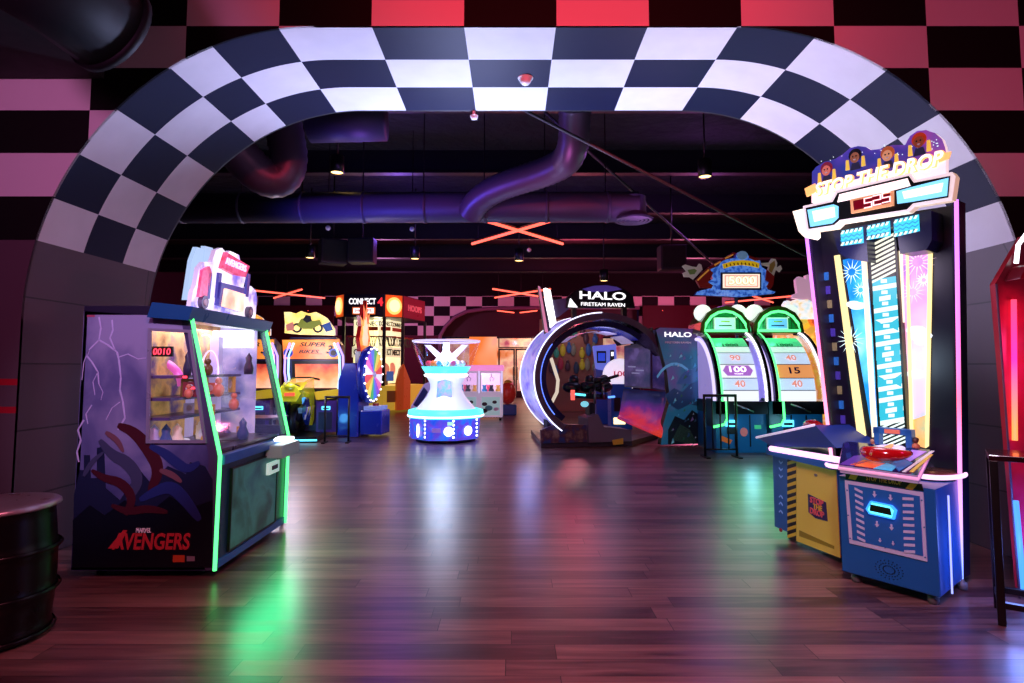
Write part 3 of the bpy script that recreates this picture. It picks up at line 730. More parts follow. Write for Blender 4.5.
# front face (faces the hall, +x): lower door, glass, blue bands
xq, zq = PRF[2]; xb = PRF[1][0]; xt, zt = PRF[3]
low = Ba((xb, 0, .05), (0, 1, 0), (xq - xb, 0, zq - .05)); hl = math.hypot(xq - xb, zq - .05)
upB = Ba((xq, 0, zq), (0, 1, 0), (xt - xq, 0, zt - zq)); hu = math.hypot(xt - xq, zt - zq)
m = MB(); m.rect(yN + .03, 0, yF, hl, low, -.03, -.005, mat('teal_blue_front', '123a58', .35)); m.rect(yN + .03, 0, yF, .05, low, -.005, .01, BLUE)
m.rect(yN + .03, hl - .06, yF, hl, low, -.005, .03, BLUE)
m.build('front_panel', t)
m = MB(); m.rect(yN + .2, .07, yF - .22, hl - .12, low, -.005, .008, art('green_storm_print', ['0c2430', '206a6a', '3c9080', '186048', '0a1c28'], 3.2, .12, detail=5, dist=.8)); 
m.holed([(yN + .19, .06), (yF - .21, .06), (yF - .21, hl - .11), (yN + .19, hl - .11)], [(yN + .2, .07), (yF - .22, .07), (yF - .22, hl - .12), (yN + .2, hl - .12)], low, -.005, .014, BLACK)
m.build('service_door', t)
m = MB(); m.rect(.14, hl - .13, .52, hl - .03, low, .0, .13, mat('pale_green_housing', '9ad0c0', .35)); m.ellipse(.33, hl - .0, .10, .02, low, .02, .12, N_WHITE); m.build('coin_head', t, .006)
m = MB(); m.rect(.15, hl - .26, .36, hl - .17, low, .0, .03, mat('card_reader_case', 'c8f0e0', .3, emit=.5)); m.rect(.2, hl - .23, .32, hl - .195, low, .03, .034, INK); m.build('card_reader', t, .004)
MB().rect(yN + .04, .02, yF - .01, hu - .02, upB, -.008, 0, CLEAR).build('front_glass', t)
for y in (yN + .0, yF - .0):
    m = MB(); m.tube([low.p(y, .0, .012), low.p(y, hl, .014), upB.p(y, hu, .012)], .013, N_GREEN, 8); m.build('neon_strip', t)
    m = MB(); m.plate([(xb - .05, .05), (xb, .05), (xq, zq), (xt, zt), (xt - .06, zt), (xq - .06, zq)], front(y + (.0 if y < 0 else .03)), -.0301, .001, mat('violet_edge', '5a5080', .3, .4)); m.build('edge_trim', t)
light('AREA', (A.o.x + xq + .12, A.o.y, .55), (.05, 1, .35), 11, 1.1, (A.o.x + xq + 2, A.o.y, .0), size_y=.25)
# marquee
hb = PRF[3]; xh = hb[0]
m = MB(); m.plate([(xh - .25, hb[1]), (xh + .02, hb[1] - .02), (xh + .05, hb[1] + .07), (xh - .22, hb[1] + .10)], front(yF + .06), 0, yF - yN + .12, mat('teal_header_base', '1a4a80', .3))
m.build('header_base', t, .006)
Bh = Ba((xh + .03, 0, hb[1] + .06), (.0, 1, 0), (.06, 0, 1))
def Hh(pts): return A.uvs(pts, Bh)
HS = [(190, 311), (193, 292), (196, 285), (199, 268), (204, 262), (212, 262), (216, 250), (222, 248), (227, 254), (230, 251), (239, 255), (240, 260), (248, 267), (243, 289), (251, 286), (256, 291), (257, 299), (255, 322), (230, 317)]
HDR = art('bright_city_print', ['3048c0', '8a80e8', 'f0e8ff', 'ffffff', 'b0a0f0'], 6, 1.1, None, contrast=1.2, detail=3)
m = MB(); m.plate(Hh(HS), Bh, -.03, .0, HDR, mat('acrylic_edge', 'd0c8f0', .2, emit=.6)); m.build('marquee_board', t)
RB = art('red_banner_print', ['701030', 'c02050', 'e05080', '902060'], 14, .8, detail=2)
m = MB(); m.plate(Hh([(218, 268), (223, 252), (246, 266), (242, 277), (232, 275)]), Bh, .0, .03, RB); m.text('AVENGERS', Bh, *Hh([(232, 264.5)])[0], .33, .05, N_WPINK, .01, 0, .006, .03, rot=-.02)
m.plate(Hh([(196, 297), (200, 270), (207, 266), (209, 272), (205, 296)]), Bh, .0, .02, RB)
m.plate(Hh([(214, 305), (217, 282), (240, 288), (238, 312)]), Bh, .0, .035, mat('indigo_print', '3a3a9a', .3, emit=.5))
m.plate(Hh([(216, 306), (219, 288), (239, 294), (237, 312)]), Bh, .035, .05, art('fire_screen_print', ['ffffff', 'ffe8d0', 'ffb090', 'e06060'], 5, 1.3, 2, .0))
for px in (207, 217, 246): 
    u, v = Hh([(px, 284)])[0]; m.rect(u - .02, v - .1, u + .02, v + .08, Bh, .0, .02, MC['indigo_print'])
for px, py in ((201, 302), (247, 312)):
    u, v = Hh([(px, py)])[0]; m.ellipse(u, v, .045, .045, Bh, .0, .03, mat('tyre_grey_print', '5a5070', .3, emit=.2)); m.ellipse(u, v, .022, .022, Bh, .03, .035, WPR)
m.build('marquee_art', t)
TW1 = em('pale_tower_light', (.45, .62, .95), 1.0)
m = MB(); Bt = Ba((xh - .06, 0, hb[1] + .06), (0, 1, 0), (0.02, 0, 1))
m.plate(A.uvs([(186, 300), (192, 260), (197, 247), (204, 249), (201, 275), (198, 300)], Bt), Bt, -.03, 0, TW1); m.plate(A.uvs([(201, 300), (205, 246), (213, 248), (212, 268), (210, 300)], Bt), Bt, -.03, 0, TW1)
m.build('skyline_board', t)
light('AREA', (A.o.x + xh + .25, A.o.y, 2.0), (.75, .65, 1), 3, .9, (A.o.x + xh + 2, A.o.y, 2.6), size_y=.2)

# ---------------------------------------------------------------- barrel table far left
f = Fr(-2.62, 3.10)
t = thing('barrel_table', 'dark steel drum table with a shiny round lid at the left edge', 'barrel', f)
BAR = mat('dark_drum_paint', '120e12', .3, .5)
pr = [(.0, .0), (.235, 0), (.245, .01)]
for i in range(1, 25):
    z = .01 + i * .0265; r = .245 + .022 * math.sin(PI * i / 24) + (.012 if i in (1, 8, 16, 24) else 0)
    pr.append((r, z))
MB().lathe(pr, BAR, 48).build('drum', t)
MB().lathe([(.0, .672), (.2, .672), (.262, .668), (.272, .66), (.275, .648), (.262, .64), (.24, .645)], mat('steel_lid', 'b8b0b8', .3, .7), 48).build('lid', t)
m = MB(); m.lathe([(.268, .02), (.275, .03), (.268, .04)], BAR, 40); m.lathe([(.281, .22), (.288, .23), (.281, .24)], BAR, 40); m.lathe([(.281, .43), (.288, .44), (.281, .45)], BAR, 40); m.build('hoop', t)

# ---------------------------------------------------------------- drop-tower game on the right
S = Fr(2.285, 3.65, -.977)
t = thing('drop_tower_game', 'very tall blue and yellow drop tower game with white and purple neon, red 525 display', 'arcade machine', S)
c0 = S.onY(842, 575, 0)[0]; c1 = S.onY(941, 604, 0)[0]
zs = .66
rb0 = S.onY(962, 585, .47)[0]
# console (right hand player station)
m = MB()
foot = [(c0, 0), (c1, 0), (rb0 + .01, .46), (c0 - .02, .46)]
m.plate(foot, top(0), .06, zs, mat('bright_blue_laminate', '1b5aa8', .32)); m.build('console', t, .008)
Bc = front(0)
def C(pts): return S.uvs(pts, Bc)
CB = MC['bright_blue_laminate']
LB = mat('light_blue_print', '3a8ad8', .35); LP = mat('pale_lilac_print', 'c8c4f0', .35)
m = MB(); fo = C([(845.3, 480), (850, 543), (927.7, 561.5), (923.7, 492.3)]); fi = C([(849, 484), (853.5, 539.5), (924, 556), (920.5, 496)])
m.plate(fo, Bc, 0, .008, LP); m.plate(fi, Bc, .008, .011, mat('mid_blue_print', '2463b8', .35))
for k in range(9):
    y = 487 + k * 6.1
    m.plate(C([(855.5 + k * .35, y), (863.5 + k * .35, y + 4.0), (863.5 + k * .35, y + 6.5), (855.5 + k * .35, y + 2.5)]), Bc, .011, .0135, LP)
    y = 496 + k * 6.6
    m.plate(C([(903.5 + k * .2, y + 1), (914.5 + k * .2, y + 1.4), (914.5 + k * .2, y + 4.2), (903.5 + k * .2, y + 3.6)]), Bc, .011, .0135, LP)
def arrow(px, py, s, up=1):
    q = [(-.25, 1), (.25, 1), (.25, 0), (.7, 0), (0, -1), (-.7, 0), (-.25, 0)]
    u, v = C([(px, py)])[0]; m.plate([(u + a * s, v + b_ * s) for a, b_ in q], Bc, .011, .0135, LP)
arrow(875.5, 494, .019); arrow(891.5, 497.5, .019); arrow(878, 524, .019); arrow(892.5, 527, .019)
arrow(881, 540, .013); arrow(894, 543, .013)
for q in C([(848, 490), (851, 538), (886, 547), (926, 557), (922.5, 500), (849, 515), (925, 527)]): m.ellipse(q[0], q[1], .004, .004, Bc, .008, .013, BLUE, 8)
m.build('front_panel', t)
m = MB(); u0, v0 = C([(883, 509)])[0]
m.plate([(u0 - .088, v0 - .012), (u0 - .07, v0 - .04), (u0 + .07, v0 - .045), (u0 + .085, v0 + .01), (u0 + .06, v0 + .035), (u0 - .06, v0 + .04)], Bc, .011, .028, em('blue_slot_light', (.03, .3, 1.), 1.8)); m.plate([(u0 - .074, v0 - .014), (u0 - .06, v0 - .031), (u0 + .06, v0 - .036), (u0 + .072, v0 + .008), (u0 + .05, v0 + .029), (u0 - .05, v0 + .032)], Bc, .028, .03, N_CYAN)
m.plate([(u0 - .062, v0 - .018), (u0 + .062, v0 - .022), (u0 + .055, v0 + .018), (u0 - .055, v0 + .022)], Bc, .03, .036, INK); m.build('coin_slot', t)
m = MB(); u0, v0 = C([(889, 570)])[0]
for k in range(20):
    a = 2 * PI * k / 20
    for r in (.03, .05, .07):
        m.ellipse(u0 + r * math.cos(a) * 1.1, v0 + r * math.sin(a) * .75, .0035, .0035, Bc, 0, .002, INK, 6)
m.build('speaker_holes', t)
m = MB(); q = C([(846, 468), (922, 484), (924, 491), (846, 479)])
m.plate(q, Bc, .0, .006, INK)
for k in range(4):
    a = 849 + k * 19
    if k in (0, 3): m.plate(C([(a, 478.5 + k * 3.2), (a + 7, 480 + k * 3.3), (a + 12, 471 + k * 4.4), (a + 5, 469.6 + k * 4.4)]), Bc, .006, .008, YEL)
m.text('STOP THE DROP', Bc, *C([(884, 480)])[0], .2, .03, YEL, .01, 0, .003, .006, rot=.0); m.build('hazard_banner', t)
for x, y in ((c0 + .06, .06), (c1 - .06, .06), (c0 + .06, .46), (c1 - .06, .46)):
    MB().lathe([(.026, 0), (.03, .02), (.03, .04), (.012, .05), (.012, .062)], mat('grey_caster', '5a5a60', .5), 12, (x, y), caps=True).build('caster', t)
MB().tube([(c1 + .02, .1, .07), (c1 + .025, .1, .62)], .005, mat('violet_led_strip', '6a50ff', .3, emit=1.8, ecol=(.3, .35, 1)), 6).build('led_strip', t)
# sloping play deck
a1 = S.onY(839, 465, -.07); a2 = S.onY(917.4, 475.4, -.07); a3 = S.onY(930, 450.5, .40); a4 = S.onY(843.4, 441, .40)
V0 = [Vector((a1[0], -.07, a1[1])), Vector((a2[0], -.07, a2[1])), Vector((a3[0], .40, a3[1])), Vector((a4[0], .40, a4[1]))]
Bd = Ba(V0[0], V0[1] - V0[0], V0[3] - V0[0])
dk = [((p - Bd.O).dot(Bd.X), (p - Bd.O).dot(Bd.Y)) for p in V0]
m = MB(); m.plate(dk, Bd, -.05, 0, mat('deck_print', '14185a', .15, coat=.5), LP)
w_, h_ = dk[1][0], dk[3][1]
def dq(pts, mm, t1=.003): m.plate([(a * w_, b_ * h_) for a, b_ in pts], Bd, 0, t1, mm)
dq([(.0, .02), (.18, .02), (.3, .3), (.1, .5), (.0, .4)], mat('violet_print', '5a2a9a', .3, emit=.2)); dq([(.12, .05), (.45, .05), (.5, .25), (.2, .3)], mat('hot_orange_print', 'f06838', .3, emit=.4))
dq([(.45, .03), (.68, .03), (.66, .22), (.5, .28)], mat('sky_print', '4ab8e8', .3, emit=.4)); dq([(.55, .3), (.76, .05), (.78, .4), (.6, .5)], LB)
dq([(.6, .55), (.72, .45), (.74, .9), (.55, .9)], mat('lilac_print', 'a878e0', .3, emit=.4)); dq([(.80, .05), (.84, .05), (.82, .95), (.78, .95)], WPR); dq([(.87, .08), (.92, .08), (.86, .80), (.82, .80)], YEL)
dq([(.05, .85), (.35, .85), (.35, .93), (.05, .93)], YEL); dq([(.08, .45), (.18, .5), (.14, .58)], mat('coral_print', 'e83a5a', .3, emit=.3))
m.build('play_deck', t)
m = MB(); m.tube([Bd.p(dk[i][0], dk[i][1], -.022) for i in range(4)], .011, mat('glowing_deck_rim', 'ffb0e0', .3, emit=.5), 6, True); m.build('deck_rim', t)
# red crescent stop handle
hc = (.44 * w_, .48 * h_); m = MB(); pts = []; rr = []
for k in range(17):
    a = PI * (1.03 + .94 * k / 16); pts.append(Bd.p(hc[0] + .125 * math.cos(a), hc[1] + .02 + .15 * math.sin(a), .045 + .02 * math.sin(PI * k / 16))); rr.append(.016 + .03 * math.sin(PI * k / 16))
m.tube(pts, rr, mat('glossy_red_handle', 'c01018', .15, coat=.8), 14); m.build('stop_handle', t)
m = MB(); m.ellipse(hc[0], hc[1] + .03, .085, .07, Bd, .0, .06, mat('pale_dome_print', 'd8c8f8', .2, emit=.4), 24); m.ellipse(hc[0] - .01, hc[1] + .03, .02, .065, Bd, .06, .066, mat('gold_print', 'e0a040', .3, emit=.3), 16); m.build('handle_hub', t)
# round light-rimmed cup shelves either side of the deck
def shelf(px, py, r, zz_, mm=N_WPINK):
    x, y = S.onZ(px, py, zz_)
    MB().lathe([(0, 0), (r, 0), (r, -.03), (0, -.03)], mat('copper_shelf', '8a5a50', .25, .5), 28, (x, y), M=Matrix.Translation((0, y * -.7, zz_)) @ Matrix.Diagonal((1, 1.7, 1, 1))).build('cup_shelf', t)
    MB().tube([(x + r * math.cos(2 * PI * k / 28), y + 1.7 * r * math.sin(2 * PI * k / 28), zz_ - .015) for k in range(28)], .015, mm, 8, True).build('shelf_neon', t)
shelf(939, 471, .12, .70); shelf(846, 462, .10, .69)
# tower
yT = .47; yb = .60
def T(pts, y=yT): return [S.onY(a, b_, y) for a, b_ in pts]
lt = T([(806, 225)])[0]; lb = T([(833, 465)])[0]; rt = T([(957, 200)])[0]; rb = T([(962, 585)])[0]
TB = mat('dark_violet_cabinet', '140e2a', .35)
m = MB(); body = [(lb[0], lb[1]), (lb[0], .06), (rb[0], .06), (rt[0], rt[1]), (lt[0], lt[1])]; bk = [(a + (-.16 if a > -.2 else .1), b_) for a, b_ in body]
m.add([(a, yb, b_) for a, b_ in body] + [(a, 1.0, b_) for a, b_ in bk], [(0, 1, 2, 3, 4), (9, 8, 7, 6, 5)] + [(i, i + 5, (i + 1) % 5 + 5, (i + 1) % 5) for i in range(5)], TB); m.build('tower_cabinet', t)
# return walls carrying the neon
sw = lambda p, q: [(p[0], p[1]), (q[0], q[1])]
m = MB(); m.plate([(lb[0] + .03, lb[1]), (lb[0], lb[1]), (lt[0], lt[1]), (lt[0] + .03, lt[1])], front(yb), 0, yb - yT, TB)
Bs = left(0)
for k in range(11):
    f_ = .12 + .06 * k + .1; u_ = lt[0] + (lb[0] - lt[0]) * f_; v_ = lt[1] + (lb[1] - lt[1]) * f_
    m.rect(u_ + .03, v_ - .03, u_ + .06, v_ + .03, front(yb), .0, .012, mat('tile_print_%d' % (k % 3), ['2a70c8', '4838a8', '8a8060'][k % 3], .3, emit=.25))
m.build('side_wall', t)
m = MB(); m.plate([(rb[0] - .03, .06), (rb[0], .06), (rt[0], rt[1]), (rt[0] - .03, rt[1])], front(yb), 0, yb - yT, TB); m.build('side_wall', t)
def grad_neon(name, c1, c2, c3, z1, z2, s):
    m_ = bpy.data.materials.new(name); m_.use_nodes = True; nt = m_.node_tree; b = nt.nodes['Principled BSDF']
    tc = nt.nodes.new('ShaderNodeTexCoord'); sp = nt.nodes.new('ShaderNodeSeparateXYZ'); nt.links.new(tc.outputs['Object'], sp.inputs[0])
    mr = nt.nodes.new('ShaderNodeMapRange'); mr.inputs['From Min'].default_value = z1; mr.inputs['From Max'].default_value = z2
    nt.links.new(sp.outputs[2], mr.inputs['Value']); cr = nt.nodes.new('ShaderNodeValToRGB'); e = cr.color_ramp.elements
    e[0].color = c1 + (1,); e[1].color = c3 + (1,); x = e.new(.5); x.color = c2 + (1,)
    nt.links.new(mr.outputs[0], cr.inputs[0]); nt.links.new(cr.outputs[0], b.inputs['Emission Color']); b.inputs['Emission Strength'].default_value = s
    b.inputs['Base Color'].default_value = (.02, .02, .02, 1)
    return m_
NG = grad_neon('colour_run_neon', (.2, .3, 1.), (1., .12, .25), (.55, .15, 1.), .1, 2.2, 2.6)
NG2 = grad_neon('colour_run_neon_left', (1., .35, .6), (1., .16, .3), (.55, .15, 1.), .6, 2.2, 2.6)
m = MB(); m.tube([(rb[0], yT - .01, .03), (rt[0], yT - .01, rt[1])], .012, NG, 8); m.build('neon_tube', t)
m = MB(); m.tube([(lb[0], yT - .01, lb[1]), (lt[0], yT - .01, lt[1])], .012, NG2, 8); m.build('neon_tube', t)
Bb = front(yb)
SKYA = art('firework_sky_print', ['0848a8', '1888d8', '58c0f0', 'c8e8ff'], 3.2, 1.0, None, contrast=1.1, detail=3)
SKYB = art('sunset_firework_print', ['2a90e8', '78b8f0', 'f0c0d8', 'e898c8', '7850b0'], 2.6, 1.0, 2, .5, .7, detail=3, off=-.75)
m = MB(); m.plate(S.uvs([(843, 260), (866, 254), (881, 430), (873, 436)], Bb), Bb, 0, .004, SKYA)
m.plate(S.uvs([(897, 252), (932, 246), (926, 448), (905, 436)], Bb), Bb, 0, .004, SKYB)
def burst(px, py, r, mm, n=14):
    u, v = S.uv(px, py, Bb)
    for k in range(n):
        a = 2 * PI * k / n + .1; c, s_ = math.cos(a), math.sin(a); w = .0035
        m.plate([(u + r * .3 * c - w * s_, v + r * .3 * s_ + w * c), (u + r * .3 * c + w * s_, v + r * .3 * s_ - w * c), (u + r * c, v + r * s_)], Bb, .004, .006, mm)
FW1 = em('pale_spark_light', (.75, .95, 1), 1.6); FW2 = em('pink_spark_light', (1, .6, .85), 1.5)
burst(852, 272, .09, FW1); burst(851, 340, .10, FW1); burst(861, 290, .06, FW1); burst(918, 262, .11, FW2); burst(913, 292, .08, FW2); burst(924, 280, .05, FW1)
CL = em('cloud_light', (.9, .95, 1), 1.5)
for px, py, rx in ((853, 304, .05), (858, 306, .06), (916, 330, .06), (921, 336, .07), (916, 374, .06), (922, 342, .04)):
    u, v = S.uv(px, py, Bb); m.ellipse(u, v, rx, rx * .45, Bb, .004, .007, CL, 14)
m.plate(S.uvs([(912, 420), (926, 415), (926, 448), (910, 444)], Bb), Bb, .004, .007, art('warm_sand_print', ['ffd890', 'f0b060', '70c0a0'], 6, .9))
m.build('sky_panel', t)
YB = em('yellow_edge_light', (1., .78, .34), 1.5); PB = em('peach_edge_light', (1., .78, .55), 1.6)
m = MB()
for q, mm, t1 in (([(835, 256), (840, 255), (867, 440), (859, 441)], YB, .015), ([(863, 254), (866.5, 253), (878, 436), (874, 437)], PB, .03), ([(897, 252), (903, 251), (908, 436), (902, 436)], PB, .03), ([(907, 252), (909, 251), (914, 436), (911, 436)], YB, .02), ([(929, 246), (933, 245), (929, 446), (926, 448)], YB, .015)):
    m.plate(S.uvs(q, Bb), Bb, 0, t1, mm); 
m.build('light_bar', t)
# the lit ladder in the middle
Bm = front(yb - .06)
def L_(pts): return S.uvs(pts, Bm)
m = MB(); m.plate(L_([(866.5, 226), (895, 220), (908, 447), (879, 447)]), Bm, -.06, 0, INK)
TEAL = em('teal_ladder_light', (.02, .5, .68), 1.2); WL = em('white_ladder_light', (.85, 1., .98), 1.25); YS = em('pale_stripe_light', (1., .98, .78), 1.1)
def lad(y): 
    f_ = (y - 226) / 221.; return (869.5 + 12.5 * f_ , 893 + 12.5 * f_)
def band(y0, y1, mm, t1=.004, ins=0):
    a, b_ = lad(y0); c, d = lad(y1); sl = .045
    m.plate(L_([(a + ins, y0 + 2), (b_ - ins, y0 - 2), (d - ins, y1 - 2), (c + ins, y1 + 2)]), Bm, 0, t1, mm)
band(238, 279, INK, .003)
for k in range(9):
    y = 241 + k * 4.5; a, b_ = lad(y)
    m.plate(L_([(a, y + 4), (b_, y - 8), (b_, y - 5.5), (a, y + 6.5)]), Bm, 0, .005, YS)
yy = 278; k = 0
while yy < 421:
    h = 4.6 if k % 2 else 6.6
    band(yy, yy + h, TEAL if k % 2 == 0 else WL, .004)
    if k % 2 == 0: a, b_ = lad(yy); m.plate(L_([((a + b_) / 2 - 3, yy + 1.5), ((a + b_) / 2 + 3, yy + 1.2), ((a + b_) / 2 + 3, yy + 4.6), ((a + b_) / 2 - 3, yy + 5)]), Bm, .004, .006, WL)
    if k % 5 == 3:
        a, b_ = lad(yy); m.plate(L_([(a, yy - 3), (a + 6, yy), (a + 6, yy + 6), (a, yy + 9)]), Bm, .004, .006, TEAL); m.plate(L_([(b_, yy - 5), (b_ - 6, yy - 1), (b_ - 6, yy + 5), (b_, yy + 8)]), Bm, .004, .006, TEAL)
    yy += h; k += 1
for k in range(7):
    y = 424 + k * 3.9; a, b_ = lad(y); m.plate(L_([(a, y + 3), (b_, y - 7), (b_, y - 5), (a, y + 5)]), Bm, 0, .005, WL)
m.build('lit_ladder', t)
# falling gondola gate at the foot of the ladder
Bg = front(yb - .14)
def G(pts): return S.uvs(pts, Bg)
m = MB(); m.plate(G([(873, 427), (911, 430), (911, 436), (873, 433)]), Bg, -.06, 0, mat('blue_gate', '2a5aa8', .3, emit=.2)); m.plate(G([(873, 427), (879, 427), (879, 448), (875, 448)]), Bg, -.06, 0, MC['blue_gate']); m.plate(G([(905, 430), (911, 430), (912, 450), (906, 450)]), Bg, -.06, 0, MC['blue_gate'])
m.plate(G([(885, 429), (900, 430), (900, 434), (885, 433)]), Bg, 0, .01, mat('coral_sign', 'e07060', .3, emit=.4)); m.build('gate', t)
for px, c in ((871.5, 'd0a080'), (914, '5a2a20')):
    u, v = G([(px, 441)])[0]; m = MB(); m.sphere((u, yb - .12, v), .018, mat('rider_skin_' + c, c, .5)); m.lathe([(.0, v - .07), (.022, v - .06), (.026, v - .03), (.01, v - .015)], mat('rider_shirt', 'c87050', .5), 10, (u, yb - .12)); m.sphere((u, yb - .115, v + .008), .019, mat('rider_hair', '40201a', .6), (1, 1, .8)); m.build('toy_rider', t)
# screens over the ladder on a dark brow
Bw = front(.42)
def Wp(pts): return S.uvs(pts, Bw)
BRW = mat('navy_brow', '10143a', .3, emit=.0)
m = MB(); m.plate(Wp([(833, 232), (931, 210), (932, 240), (926, 250), (900, 254), (896, 226), (866, 232), (868, 262), (846, 258), (838, 252)]), Bw, -.17, 0, BRW); m.build('brow', t, .006)
TS = em('teal_screen', (.02, .55, .85), 1.5); TS2 = em('teal_wave', (.0, .3, .6), 1.2)
for (x0_, x1_, ya, yb_, yc, yd) in ((841, 863, 231, 227, 246, 243), (867, 890, 226, 221, 240, 236), (894, 919, 220, 214.5, 237, 231)):
    m = MB(); m.plate(Wp([(x0_, ya), (x1_, yb_), (x1_ + .8, yd), (x0_ + .8, yc)]), Bw, 0, .006, TS)
    for s_ in (0, 1):
        for k in range(5):
            a = x0_ + (x1_ - x0_) * k / 5; sl = (yb_ - ya) / (x1_ - x0_); y = (ya if s_ == 0 else yc - 3.5) + sl * (a - x0_)
            m.plate(Wp([(a, y + 3.4), (a + 2.4, y + 3.2), (a + 4.2, y - .2), (a + 1.8, y)]), Bw, .006, .009, WL)
            m.plate(Wp([(a, y + 3.4), (a, y), (a + 1.8, y)]), Bw, .006, .008, INK)
    for r in range(2):
        y = ya + 6.2 + r * 4; q = []
        for k in range(9): q.append((x0_ + (x1_ - x0_) * k / 8, y - (ya - yb_) * k / 8 + (1.0 if k % 2 else -1.0)))
        m.plate(Wp(q + [(a, b_ + 1.2) for a, b_ in q[::-1]]), Bw, .006, .008, TS2)
    m.build('chevron_screen', t)
# header marquee
Bx = front(.26)
def X_(pts): return S.uvs(pts, Bx)
CR = mat('cream_lit_acrylic', 'f0e0f0', .3, emit=.75, ecol=(1, .85, .9))
m = MB(); o_ = [(803, 206), (831, 200), (836, 190), (911, 173), (915, 180), (952, 172), (955, 176), (951.5, 200), (915, 206), (908, 212), (840, 223), (835, 228), (806, 232.5)]
m.plate(X_(o_), Bx, -.07, -.01, mat('cream_shell', 'f8e8c0', .3, emit=.35, ecol=(1, .85, .6)))
m.plate(X_(o_), Bx, -.01, .0, CR)
m.plate(X_([(806, 208), (833, 202), (838, 193), (909, 176), (914, 183), (950.5, 176), (948.5, 197.5), (913, 203.5), (907, 209.5), (840, 220), (834, 225), (809, 229)]), Bx, .0, .006, INK)
BLU = em('sky_light_box', (.22, .62, 1.), 1.5); WHT = em('white_sign_light', (1., .96, 1.), 1.5)
m.plate(X_([(808, 210), (834, 204.5), (839, 206.5), (839, 218), (833, 223.5), (811, 227)]), Bx, .006, .009, BLU); m.plate(X_([(813, 211.5), (835, 207), (836, 217), (815, 222)]), Bx, .009, .011, WHT)
m.plate(X_([(840, 194.5), (908, 178.5), (911, 186), (896, 190), (855, 199), (838, 202.5)]), Bx, .006, .009, mat('peach_sign_light', 'ffe8e8', .3, emit=1.3))
m.plate(X_([(897, 191.5), (913, 187), (949, 178), (947.5, 196), (912, 202), (898, 204)]), Bx, .006, .009, BLU); m.plate(X_([(903, 192), (944, 183), (942, 192), (905, 199)]), Bx, .009, .011, WHT)
m.text('JACKPOT', Bx, *X_([(873, 190.5)])[0], .22, .035, CR, .01, 0, .003, .009) if False else None
m.build('light_box', t)
m = MB(); q = X_([(852, 200), (895, 191), (895, 206), (853, 214)]); m.plate(q, Bx, .009, .025, mat('gold_bezel', 'e8a878', .3, emit=.6)); q = X_([(855, 201.5), (892, 193.8), (892, 203.5), (856, 211)]); m.plate(q, Bx, .025, .028, mat('dark_red_screen', '30040a', .3, emit=.35, ecol=(.5, 0, .02)))
sg = {'5': 'afgcd', '2': 'abged'}
u0, v0 = X_([(877.5, 201)])[0]; LW = em('pale_red_digit', (1., .5, .55), 2.4)
ux = (X_([(888, 199)])[0][0] - X_([(866, 204)])[0][0]) / 2; sl = (X_([(888, 199)])[0][1] - X_([(866, 204)])[0][1]) / (2 * ux)
for k, ch in enumerate('525'):
    cu, cv = u0 + (k - 1) * ux * .82 + .01, v0 + (k - 1) * ux * .82 * 0.08; w2, h2, th = .026, .028, .007
    D_ = {'a': (-w2, h2, w2, h2 + th), 'g': (-w2, -th / 2, w2, th / 2), 'd': (-w2, -h2 - th, w2, -h2), 'f': (-w2, 0, -w2 + th, h2 + th), 'b': (w2 - th, 0, w2, h2 + th), 'e': (-w2, -h2 - th, -w2 + th, 0), 'c': (w2 - th, -h2 - th, w2, 0)}
    for s_ in sg[ch]:
        a, b_, c, d = D_[s_]; m.rect(cu + a, cv + b_, cu + c, cv + d, Bx, .028, .031, LW)
m.build('score_display', t)
m = MB(); q = X_([(791, 211), (803, 208), (806, 234), (803, 237), (797, 231)]); m.plate(q, Bx, -.2, -.02, mat('warm_side_light', 'fff0d8', .3, emit=1.4, ecol=(1, .85, .7))); m.build('side_light', t)
# picture board above the light box with title lettering
By = front(.30)
def Y_(pts): return S.uvs(pts, By)
ol = [(812, 203), (812, 172), (816, 167), (824, 162), (835, 159), (843, 154), (850, 148), (858, 146), (866, 147), (871, 150), (880, 149), (893, 145), (905, 145), (910, 136), (917, 131), (926, 130), (935, 133), (942, 139), (945, 147), (946, 152), (946, 175)]
SPB = art('space_board_print', ['101a50', '2040a0', '5040b0', 'a050c0', '3060b8'], 3.2, .55, 0, .5, .9, detail=3, off=.1)
m = MB(); m.plate(Y_(ol), By, -.04, 0, SPB, CR); m.plate(Y_([(812, 203), (812, 190), (946, 158), (946, 175)]), By, 0, .006, mat('pink_white_glow_print', 'ffe0f4', .3, emit=1.0))
for (px, py, sk_, hr) in ((827, 170, 'd87868', '8a2040'), (855.5, 157, '9a6048', '18101a'), (888, 155, 'e0a078', 'c86838'), (919.5, 141.5, '8a4028', 'c84020')):
    u, v = Y_([(px, py)])[0]; m.ellipse(u, v + .012, .042, .045, By, .0, .010, mat('hair_print_' + hr, hr, .4, emit=.35), 14); m.ellipse(u, v - .006, .03, .037, By, .010, .014, mat('face_print_' + sk_, sk_, .4, emit=.5), 14)
    m.ellipse(u - .011, v + .002, .005, .006, By, .014, .016, INK, 8); m.ellipse(u + .011, v + .002, .005, .006, By, .014, .016, INK, 8); m.ellipse(u, v - .021, .010, .005, By, .014, .016, WPR, 8)
    m.plate([(u - .035, v - .09), (u + .035, v - .09), (u + .022, v - .042), (u - .022, v - .042)], By, .002, .009, mat('shirt_print', '303050', .4, emit=.3))
    for s_ in (-1, 1): m.plate([(u + s_ * .04, v - .08), (u + s_ * .065, v - .08), (u + s_ * .06, v - .01), (u + s_ * .045, v - .01)], By, .002, .012, mat('yellow_bar_print', 'f0c850', .4, emit=.7))
